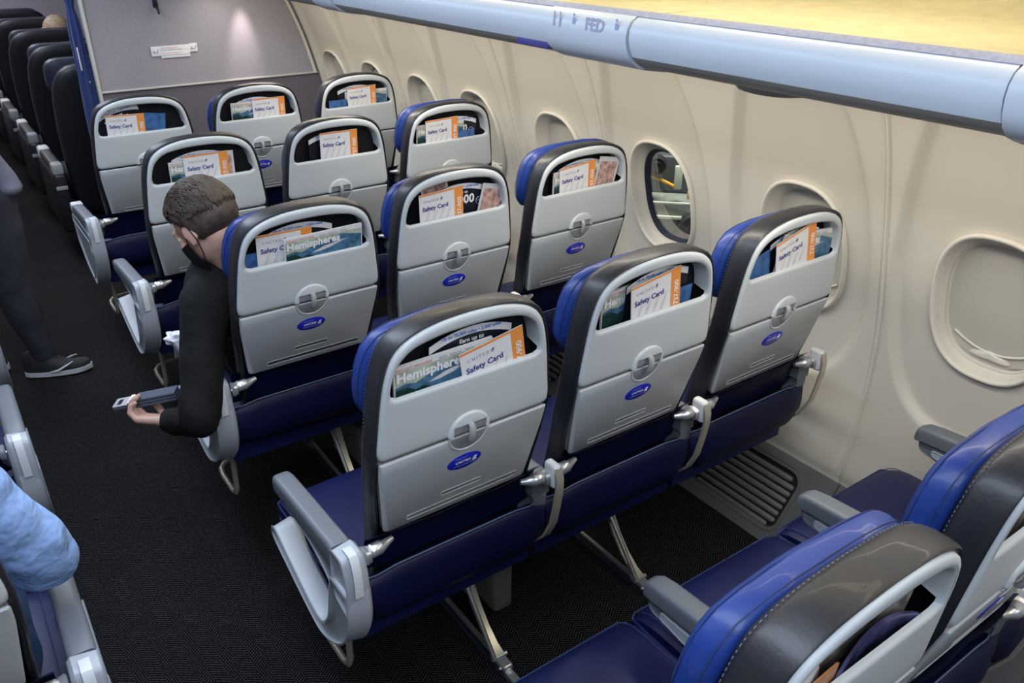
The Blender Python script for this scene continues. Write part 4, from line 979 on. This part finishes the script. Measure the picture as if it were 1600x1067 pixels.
# ---- man in black jacket, leaning out of the reclined aisle seat
man = empty('person', (0, .98, .0)); tag(man, 'man in black jacket and black face mask leaning over the aisle armrest', 'person')
man.location = (0, 0, 0)
hf = Vector((-.40, .70, -.56)).normalized()         # face direction
up0 = Vector((-.22, .30, .9)); hu = (up0 - hf * up0.dot(hf)).normalized(); hr = hf.cross(hu)
HC = Vector((-.165, .985, 1.010))
MH = Matrix(((hr.x, hf.x, hu.x, HC.x), (hr.y, hf.y, hu.y, HC.y), (hr.z, hf.z, hu.z, HC.z), (0, 0, 0, 1)))
sh_l = Vector((-.225, .925, .820)); el_l = Vector((-.318, .765, .590)); wr_l = Vector((-.352, .955, .495))
sh_r = Vector((.05, 1.12, .84)); el_r = Vector((-.02, 1.30, .62)); wr_r = Vector((-.145, 1.225, .597))
neck = Vector((-.105, .985, .905)); chest = Vector((-.09, 1.0, .80)); pel = Vector((.03, 1.02, .50))
legs_ = [('c', (.10, 1.03, .52), (.12, 1.42, .53), .085, .065), ('c', (.12, 1.42, .53), (.12, 1.46, .10), .058, .042), ('c', (-.06, 1.03, .52), (-.08, 1.42, .53), .085, .065), ('c', (-.08, 1.42, .53), (-.08, 1.46, .10), .058, .042)]
shoes = [('e', (x, 1.51, .045), (.045, .12, .042)) for x in (.12, -.08)]
torso = [('e', chest, (.165, .10, .15), Matrix.Rotation(radians(20), 4, 'Y')), ('e', (-.03, 1.01, .64), (.15, .11, .17)), ('e', pel, (.17, .13, .11)), ('c', neck - Vector((.03, 0, .06)), sh_l, .07, .062), ('c', chest, sh_r, .08, .06)]
arms = [('c', sh_l, el_l, .060, .050), ('c', el_l, wr_l, .048, .036), ('c', sh_r, el_r, .055, .045), ('c', el_r, wr_r, .045, .034)]
def hand_parts(w, d, n, s=1.0, curl=35, thumb=1, spread=6):
    """palm, five fingers; d = direction of fingers, n = palm normal"""
    d = d.normalized(); n = (n - d * n.dot(d)).normalized(); c = d.cross(n)
    out = []; pc = w + d * .045 * s
    out += [('c', w + c * .012 * s, w + d * .075 * s + c * .026 * s, .014 * s, .012 * s), ('c', w - c * .008 * s, w + d * .078 * s + c * .005 * s, .015 * s, .0125 * s), ('c', w - c * .016 * s, w + d * .072 * s - c * .018 * s, .014 * s, .012 * s), ('c', w - c * .014 * s, w + d * .066 * s - c * .033 * s, .012 * s, .0105 * s)]
    for k, (o_, ln) in enumerate(((.028, .066), (.008, .073), (-.012, .068), (-.031, .053))):
        p = w + d * (.078 - .004 * abs(k - 1)) * s + c * o_ * s; an = 0
        for q, fr in enumerate((.45, .32, .25)):
            an += radians(curl * (1 if q else .8)); dd = d * cos(an) + n * sin(an); p2 = p + dd * ln * fr * s
            out.append(('c', p, p2, (.0092 - .001 * q) * s, (.0084 - .001 * q) * s)); p = p2
    p = w + d * .018 * s + c * .022 * s * thumb
    for q, (ln, a1, a2) in enumerate(((.034, 50, 20), (.028, 30, 30), (.022, 15, 35))):
        dd = (d * cos(radians(a1)) + c * thumb * sin(radians(a1))) * cos(radians(a2)) + n * sin(radians(a2)); p2 = p + dd.normalized() * ln * s
        out.append(('c', p, p2, (.0115 - .0012 * q) * s, (.0105 - .0012 * q) * s)); p = p2
    return out
skin = head_parts(MH, .97) + [('c', HC + hu * -.04 - hf * .02, neck - Vector((.0, .0, .04)), .052, .058)]
body = remesh(skin + [(p[0], p[1], p[2], p[3] * .8, p[4] * .8) if p[0] == 'c' else (p[0], p[1], tuple(x * .85 for x in p[2])) + tuple(p[3:]) for p in torso + arms + legs_], .0062, 'body', SKIN, 4, man)
remesh(torso + arms, .010, 'jacket', JACKET, 3, man, noise_amp=.010, noise_scale=11)
remesh(legs_, .012, 'trousers', JACKET, 3, man, noise_amp=.004)
remesh(shoes, .008, 'shoes', SHOE, 2, man)
hl = hand_parts(wr_l + Vector((-.008, .008, 0)), Vector((-.75, .62, .05)), Vector((.35, .30, .9)), 1.04, 50, 1)
remesh(hl, .0032, 'left_hand', SKIN, 2, man)
hr_ = hand_parts(wr_r, Vector((-1, -.05, .0)), Vector((0, .2, -1)), .93, 30, -1)
remesh(hr_, .0035, 'right_hand', SKIN, 2, man)
eyes(MH, man, .97)
# collar
b = MB(); b.tube([neck + Vector((.075 * cos(a) - .02, .075 * sin(a), -.028 + .02 * sin(a + 1))) for a in [2 * pi * k / 24 for k in range(25)]], [.016] * 25, 8); obj('collar', b.mesh('collar', JACKET), man)
# hair: shell over the skull, swept back strands
def hair(Mh, parent, m, s=1.0, seed=0, full_=False):
    b = MB(); n = 64; loops = []; k0 = 34
    for i in range(k0 + 1):
        t = i / k0; lp = []
        for j in range(n):
            a = 2 * pi * j / n; fx, fy = cos(a), sin(a)         # a: around the up axis, +y is the face
            front = max(0, fy); lim = 2.28 - 1.12 * front ** .8 - .42 * math.exp(-((abs(fx) - 1) / .22) ** 2) * (fy > -.5)
            if fy < 0: lim = 2.28 + .10 * (-fy)
            th = t * lim
            r = Vector((.0785 * sin(th) * fx, .0985 * sin(th) * fy - .009, .0925 * cos(th) + .026))
            edge = sst((1 - t) * 7); ridge = .0022 * sin(j * 2.9 + 5 * noise.noise(Vector((fx * 3, fy * 3, t * 3 + seed)))) + .004 * noise.noise(Vector((fx * 5, fy * 5, t * 4 + seed)))
            k = 1 + (.03 + .35 * ridge * 10) * edge - .03 * (1 - edge)
            if fy < -.2 and t > .5: k *= 1 - .02
            lp.append(Mh @ (r * k * s))
        loops.append(lp)
    b.loft(loops, cap0=True, cap1=False); return obj('hair', b.mesh('hair', m, ang=180), parent)
def strands(Mh, parent, m, s=1.0, n=2200):
    b = MB(); rnd = random.Random(3)
    for k in range(n):
        lam = rnd.uniform(-1.25, 1.25); p0 = rnd.uniform(.55, 3.0); ln = rnd.uniform(.25, .5); drift = rnd.uniform(-.12, .12); wob = rnd.uniform(0, 6)
        P = []
        for q in range(5):
            t = q / 4; ph = p0 + ln * t; la = lam + drift * t + .04 * sin(wob + 3 * t)
            lift = .0015 + .004 * sin(pi * min(1, t * 1.1)) * (1 if ph < 2.4 else .4) + .0025 * noise.noise(Vector((la * 4, ph * 3, 1)))
            v = Vector(((.0785 + lift) * sin(la), (.0985 + lift) * cos(ph) * cos(la) - .009, (.0925 + lift) * sin(ph) * cos(la) * (1 if sin(ph) > 0 else .6) + .026))
            P.append(Mh @ (v * 1.03 * s))
        if cos(p0) * cos(lam) > .80 or (abs(lam) > 1.0 and abs(cos(p0)) > .4 and cos(p0) > 0): continue
        b.tube(P, [.0011, .0014, .0013, .0010, .0004], 3)
    return obj('hair_strands', b.mesh('hair_strands', m, ang=180), parent)
hair(MH, man, HAIR, .975)
strands(MH, man, HAIR, .975)
# mask with ear loops
b = MB(); lo = []
for i in range(9):
    z = -.018 - .085 * i / 8; lo.append([MH @ (Vector((.97 * (.064 - .016 * (i / 8) ** 2) * sin(radians(t)), .028 + .084 * cos(radians(t)) * (1 - .18 * (i / 8) ** 2), z - .012 * cos(radians(t)) * 0))) for t in range(-88, 89, 8)])
b.loft(lo, closed=False, cap0=False, cap1=False); obj('face_mask', b.mesh('face_mask', MASK), man)
for sx in (-1, 1):
    b = MB(); b.tube([MH @ Vector((sx * x, y, z)) for x, y, z in ((.064, .030, -.022), (.074, .010, .004), (.079, -.006, .022), (.083, -.020, .018), (.084, -.028, .0), (.080, -.026, -.028), (.072, -.008, -.060), (.060, .022, -.090))], .0014, 6); obj('ear_loop', b.mesh('ear_loop', MASK), man)

# seat belt extender in his left hand: folded webbing with a buckle
be = tag(empty('seat_belt', (-.374, 1.048, .530), (radians(0), radians(10), radians(150))), 'dark grey seat belt extender with metal buckle held in the man\'s left hand', 'seat belt')
b = MB()
for k in range(3): b.box(-.07, .062 - .01 * k, -.022, .022, -.012 + .009 * k, -.004 + .009 * k, .003)
obj('webbing', b.mesh('webbing', BELT), be)
b = MB(); p = rpoly([(.060, -.024), (.105, -.024), (.105, .024), (.060, .024)], .006, 4); q = rpoly([(.083, -.014), (.095, -.014), (.095, .014), (.083, .014)], .002, 4)
b.loft([[(x, y, z) for x, y in pl] for pl, z in ((p, -.004), (p, .006), (q, .006), (q, -.004))] , cap0=False, cap1=False); b.loft([[(x, y, -.004) for x, y in p], [(x, y, -.0042) for x, y in q]], cap0=False, cap1=False)
obj('buckle', b.mesh('buckle', STEEL, ang=30), be)
b = MB(); b.loft([[(.048 + .006 * h + .0, y * w, z) for y, z in ((-.02, -.006), (.02, -.006), (.02, .010), (-.02, .010))] for h, w in ((0, .8), (1, 1.15), (2.4, 1.1))]); obj('buckle_throat', b.mesh('buckle_throat', SILVER, ang=30), be)
# crumpled tissue by his right hand
bmm = bmesh.new(); bmesh.ops.create_icosphere(bmm, subdivisions=4, radius=.030)
for v in bmm.verts:
    f = noise.noise(v.co * 45) + .6 * noise.noise(v.co * 95); v.co *= 1 + .55 * f; v.co.z *= .75
me = bpy.data.meshes.new('tissue'); bmm.to_mesh(me); bmm.free(); me.materials.append(TISSUE); me.shade_smooth(); me.set_sharp_from_angle(angle=radians(35))
tag(obj('tissue', me, None, (-.243, 1.228, .600)), 'crumpled white tissue in the man\'s right hand above armrest tip', 'tissue')

# ---- standing / stepping person at the left edge, dark trousers
wk = tag(empty('person', (0, 0, 0)), 'person in grey jacket and dark trousers stepping in the aisle at left edge', 'person')
hip = Vector((-.60, 2.47, .80)); kn = Vector((-.580, 2.46, .43)); an_ = Vector((-.535, 2.48, .10))
kn2 = Vector((-.78, 2.62, .42)); an2 = Vector((-.80, 2.70, .08))
tl = [('c', hip + Vector((.02, -.02, 0)), kn, .105, .078), ('c', kn, an_, .074, .050), ('c', hip + Vector((-.12, .1, 0)), kn2, .095, .064), ('c', kn2, an2, .06, .042), ('e', hip + Vector((-.05, .04, .06)), (.16, .13, .13))]
up = [('e', (-.72, 2.54, 1.12), (.20, .13, .24)), ('e', (-.71, 2.54, .92), (.18, .14, .16)), ('c', (-.56, 2.46, 1.28), (-.54, 2.36, 1.02), .058, .048), ('c', (-.54, 2.36, 1.02), (-.60, 2.22, .88), .046, .036), ('c', (-.88, 2.62, 1.28), (-.95, 2.60, 1.0), .058, .048), ('c', (-.95, 2.6, 1.0), (-.92, 2.48, .84), .046, .036)]
Mw = Matrix.Translation((-.70, 2.56, 1.52)) @ Matrix.Rotation(radians(-60), 4, 'Z')
remesh(head_parts(Mw, .95) + [('c', (-.70, 2.55, 1.47), (-.71, 2.54, 1.32), .052, .058)] + [(p[0], p[1], p[2], p[3] * .82, p[4] * .82) if p[0] == 'c' else (p[0], p[1], tuple(x * .85 for x in p[2])) for p in tl + up] + hand_parts(Vector((-.60, 2.22, .88)), Vector((-.2, -.4, -1)), Vector((-1, 0, 0)), .92, 15, 1) + hand_parts(Vector((-.92, 2.48, .84)), Vector((0, -.4, -1)), Vector((1, 0, 0)), .92, 15, -1), .0075, 'body', SKIN, 3, wk)
eyes(Mw, wk, .95)
hair(Mw, wk, HAIR, .955, 4)
remesh(tl, .011, 'trousers', TROUS, 3, wk, noise_amp=.009, noise_scale=9)
jk = remesh(up + [('c', (-.70, 2.54, .92), (-.66, 2.51, .84), .170, .178, .8), ('c', (-.62, 2.44, 1.05), (-.51, 2.42, .83), .07, .055), ('e', (-.50, 2.42, .815), (.05, .07, .035))], .011, 'jacket', GREYJ, 3, wk, noise_amp=.006, noise_scale=8)
def shoe(parent, loc, ang, pitch=0):
    b = MB(); loops = []; up_ = []
    for k in range(15):
        t = k / 14; x = -.085 + .255 * t; w = (.030 + .016 * sin(pi * min(1, t * 1.15)) ** .8) * (1 - .0 * t) * (1 if t < .86 else sqrt(max(.05, 1 - ((t - .86) / .145) ** 2))) * (1 if t > .05 else .75); z0 = .006 + .018 * max(0, t - .8) * 2
        loops.append([(x, w * c, z0 + .011 + .011 * s_) for c, s_ in ((-1, -.8), (-.9, -1), (.9, -1), (1, -.8), (1, 1), (-1, 1))])
        hgt = .085 - .055 * sst((t - .22) / .5) if t > .05 else .075
        if t > .93: hgt *= .6
        up_.append([(x * .98, w * .93 * cos(radians(a)), z0 + .022 + hgt * sin(radians(a)) ** .9) for a in range(0, 181, 15)])
    b.loft(loops); me = b.mesh('shoe_sole', SOLE)
    c = MB(); c.loft(up_, closed=True); me2 = c.mesh('shoe_upper', SHOE)
    o = obj('shoe', me2, parent, loc, (0, -pitch, ang)); obj('shoe_sole', me, o)
    l = MB(); 
    for s in (-1, 1): l.tube([(.02, s * .047, .030), (.05, s * .049, .034), (.085, s * .044, .052), (.11, s * .032, .064)], [.003, .0055, .004, .002], 6)
    obj('shoe_stripe', l.mesh('shoe_stripe', SOLE), o)
shoe(wk, (-.535, 2.475, .0), radians(-22)); shoe(wk, (-.80, 2.70, 0), radians(-40))

# ---- seated person at bottom left, light blue shirt, jeans
sp_ = tag(empty('person', (0, 0, 0)), 'seated passenger in light blue shirt and jeans, elbow on armrest at bottom left', 'person')
shd = Vector((-.81, .19, .96)); elb = Vector((-.715, .245, .715)); wri = Vector((-.90, .40, .735))
tp = [('e', (-.97, .20, .84), (.185, .115, .19)), ('e', (-.965, .22, .62), (.165, .125, .19)), ('c', (-.86, .19, .97), shd, .065, .066), ('c', shd, elb, .066, .056), ('c', elb, wri, .054, .038), ('c', (-1.08, .18, .96), (-1.15, .22, .72), .064, .054), ('c', (-1.15, .22, .72), (-1.05, .42, .62), .052, .038)]
jl = [('e', (-.96, .24, .52), (.18, .14, .09)), ('c', (-.865, .25, .535), (-.855, .66, .56), .102, .078), ('c', (-.865, .66, .56), (-.87, .72, .12), .066, .046), ('c', (-1.05, .25, .535), (-1.07, .64, .56), .092, .072), ('c', (-1.07, .64, .56), (-1.07, .70, .12), .066, .046)]
Mp = Matrix.Translation((-.97, .23, 1.20)) @ Matrix.Rotation(radians(5), 4, 'Z')
remesh(head_parts(Mp, .95) + [('c', (-.97, .21, 1.15), (-.97, .20, 1.0), .052, .058)] + [(p[0], p[1], p[2], p[3] * .8, p[4] * .8) if p[0] == 'c' else (p[0], p[1], tuple(x * .85 for x in p[2])) for p in tp + jl] + hand_parts(wri, Vector((-1, .5, .0)), Vector((0, 0, -1)), .93, 20, 1) + hand_parts(Vector((-1.05, .42, .62)), Vector((.6, .7, -.1)), Vector((0, 0, -1)), .93, 20, -1), .0075, 'body', SKIN, 3, sp_)
eyes(Mp, sp_, .95); hair(Mp, sp_, HAIR, .955, 9)
remesh(tp, .009, 'shirt', SHIRT, 3, sp_, noise_amp=.013, noise_scale=13)
remesh(jl, .011, 'jeans', JEANS, 3, sp_, noise_amp=.004, noise_scale=12)
shoe(sp_, (-.87, .73, 0), radians(90)); shoe(sp_, (-1.07, .71, 0), radians(90))

# ---- blond head in first class
FHX = .235
fp = tag(empty('person', (0, 0, 0)), 'first class passenger of whom only blond hair shows above a black seat', 'person')
Mf = Matrix.Translation((FHX, 5.72, .985)) @ Matrix.Rotation(radians(10), 4, 'X')
fb = [('e', (.155, 5.70, .80), (.19, .12, .20)), ('e', (.155, 5.74, .58), (.17, .14, .16)), ('c', (.0, 5.69, .88), (-.03, 5.76, .64), .055, .046), ('c', (.31, 5.69, .88), (.34, 5.76, .64), .055, .046), ('c', (-.03, 5.76, .64), (.02, 5.94, .60), .042, .034), ('c', (.34, 5.76, .64), (.28, 5.94, .60), .042, .034), ('c', (.06, 5.76, .53), (.06, 6.14, .53), .085, .065), ('c', (.24, 5.76, .53), (.24, 6.14, .53), .085, .065), ('c', (.06, 6.14, .53), (.06, 6.18, .12), .06, .045), ('c', (.24, 6.14, .53), (.24, 6.18, .12), .06, .045)]
remesh(head_parts(Mf, .95) + [('c', (.155, 5.66, 1.0), (.155, 5.69, .86), .05, .055)] + [(p[0], p[1], p[2], p[3] * .8, p[4] * .8) if p[0] == 'c' else (p[0], p[1], tuple(x * .85 for x in p[2])) for p in fb] + hand_parts(Vector((.02, 5.94, .60)), Vector((.1, 1, -.1)), Vector((0, 0, -1)), .9, 20, 1) + hand_parts(Vector((.28, 5.94, .60)), Vector((-.1, 1, -.1)), Vector((0, 0, -1)), .9, 20, -1), .010, 'body', SKIN, 3, fp)
remesh(fb, .013, 'clothes', TROUS, 3, fp)
hair(Mf, fp, HAIRB, 1.12, 2)

# ================================================================== OUTSIDE THE WINDOW
GZ = -2.12
ap = MB(); ap.v = [(1.9, -30, GZ), (60, -30, GZ), (60, 60, GZ), (1.9, 60, GZ)]; ap.face((0, 1, 2, 3)); struct(obj('ground_apron', ap.mesh('ground_apron', CONC, False)))
lo = tag(empty('belt_loader', (7.2, 6.7, GZ), (0, 0, radians(-45))), 'grey baggage loader with yellow rail seen through the open window', 'vehicle')
def bpart(name, m, *bx):
    b = MB(); b.box(*bx); return obj(name, b.mesh(name, m), lo)
bpart('chassis', VEHG, -1.6, 1.8, -.74, .6, .43, .62, .02)
bpart('skirt', mat('blue_grey_skirt', (.16, .19, .25), .5), -1.5, .36, -.70, .5, .24, .43, .02)
bpart('deck_rail', VEHW, -1.6, 1.8, -.76, -.73, .61, .635, .005); bpart('side_rail', VEHW, -1.5, .40, -.77, -.73, .41, .455, .008)
bpart('engine_box', VEHD, -1.3, 1.5, -.30, .55, .62, 1.12, .04); bpart('cab_panel', VEHG, -1.3, 1.5, -.1, .55, 1.12, 1.45, .04)
b = MB(); b.tube([(-.14, -.72, .99), (.02, -.72, .945), (.28, -.72, .83)], .022, 10); obj('yellow_rail', b.mesh('yellow_rail', YEL), lo)
bpart('white_post', VEHW, .26, .36, -.74, -.68, .80, 1.10, .015); bpart('yellow_bracket', YEL, .44, .50, -.74, -.70, .68, .78, .01)
def tyre(name, x, y, z, R):
    b = MB(); b.loft([[(x + R * r_ * cos(2 * pi * t / 32), y + dy, z + R * r_ * sin(2 * pi * t / 32)) for t in range(32)] for r_, dy in ((.3, -.02), (.5, -.03), (.55, -.01), (.88, -.02), (1, .03), (1, .15), (.8, .18))]); obj(name, b.mesh(name, TYRE), lo)
for x in (-1.2, .60):
    for y in (-.80, .50): tyre('wheel', x, y, .26, .26)
tyre('hose_reel', .03, -.74, 1.09, .12)
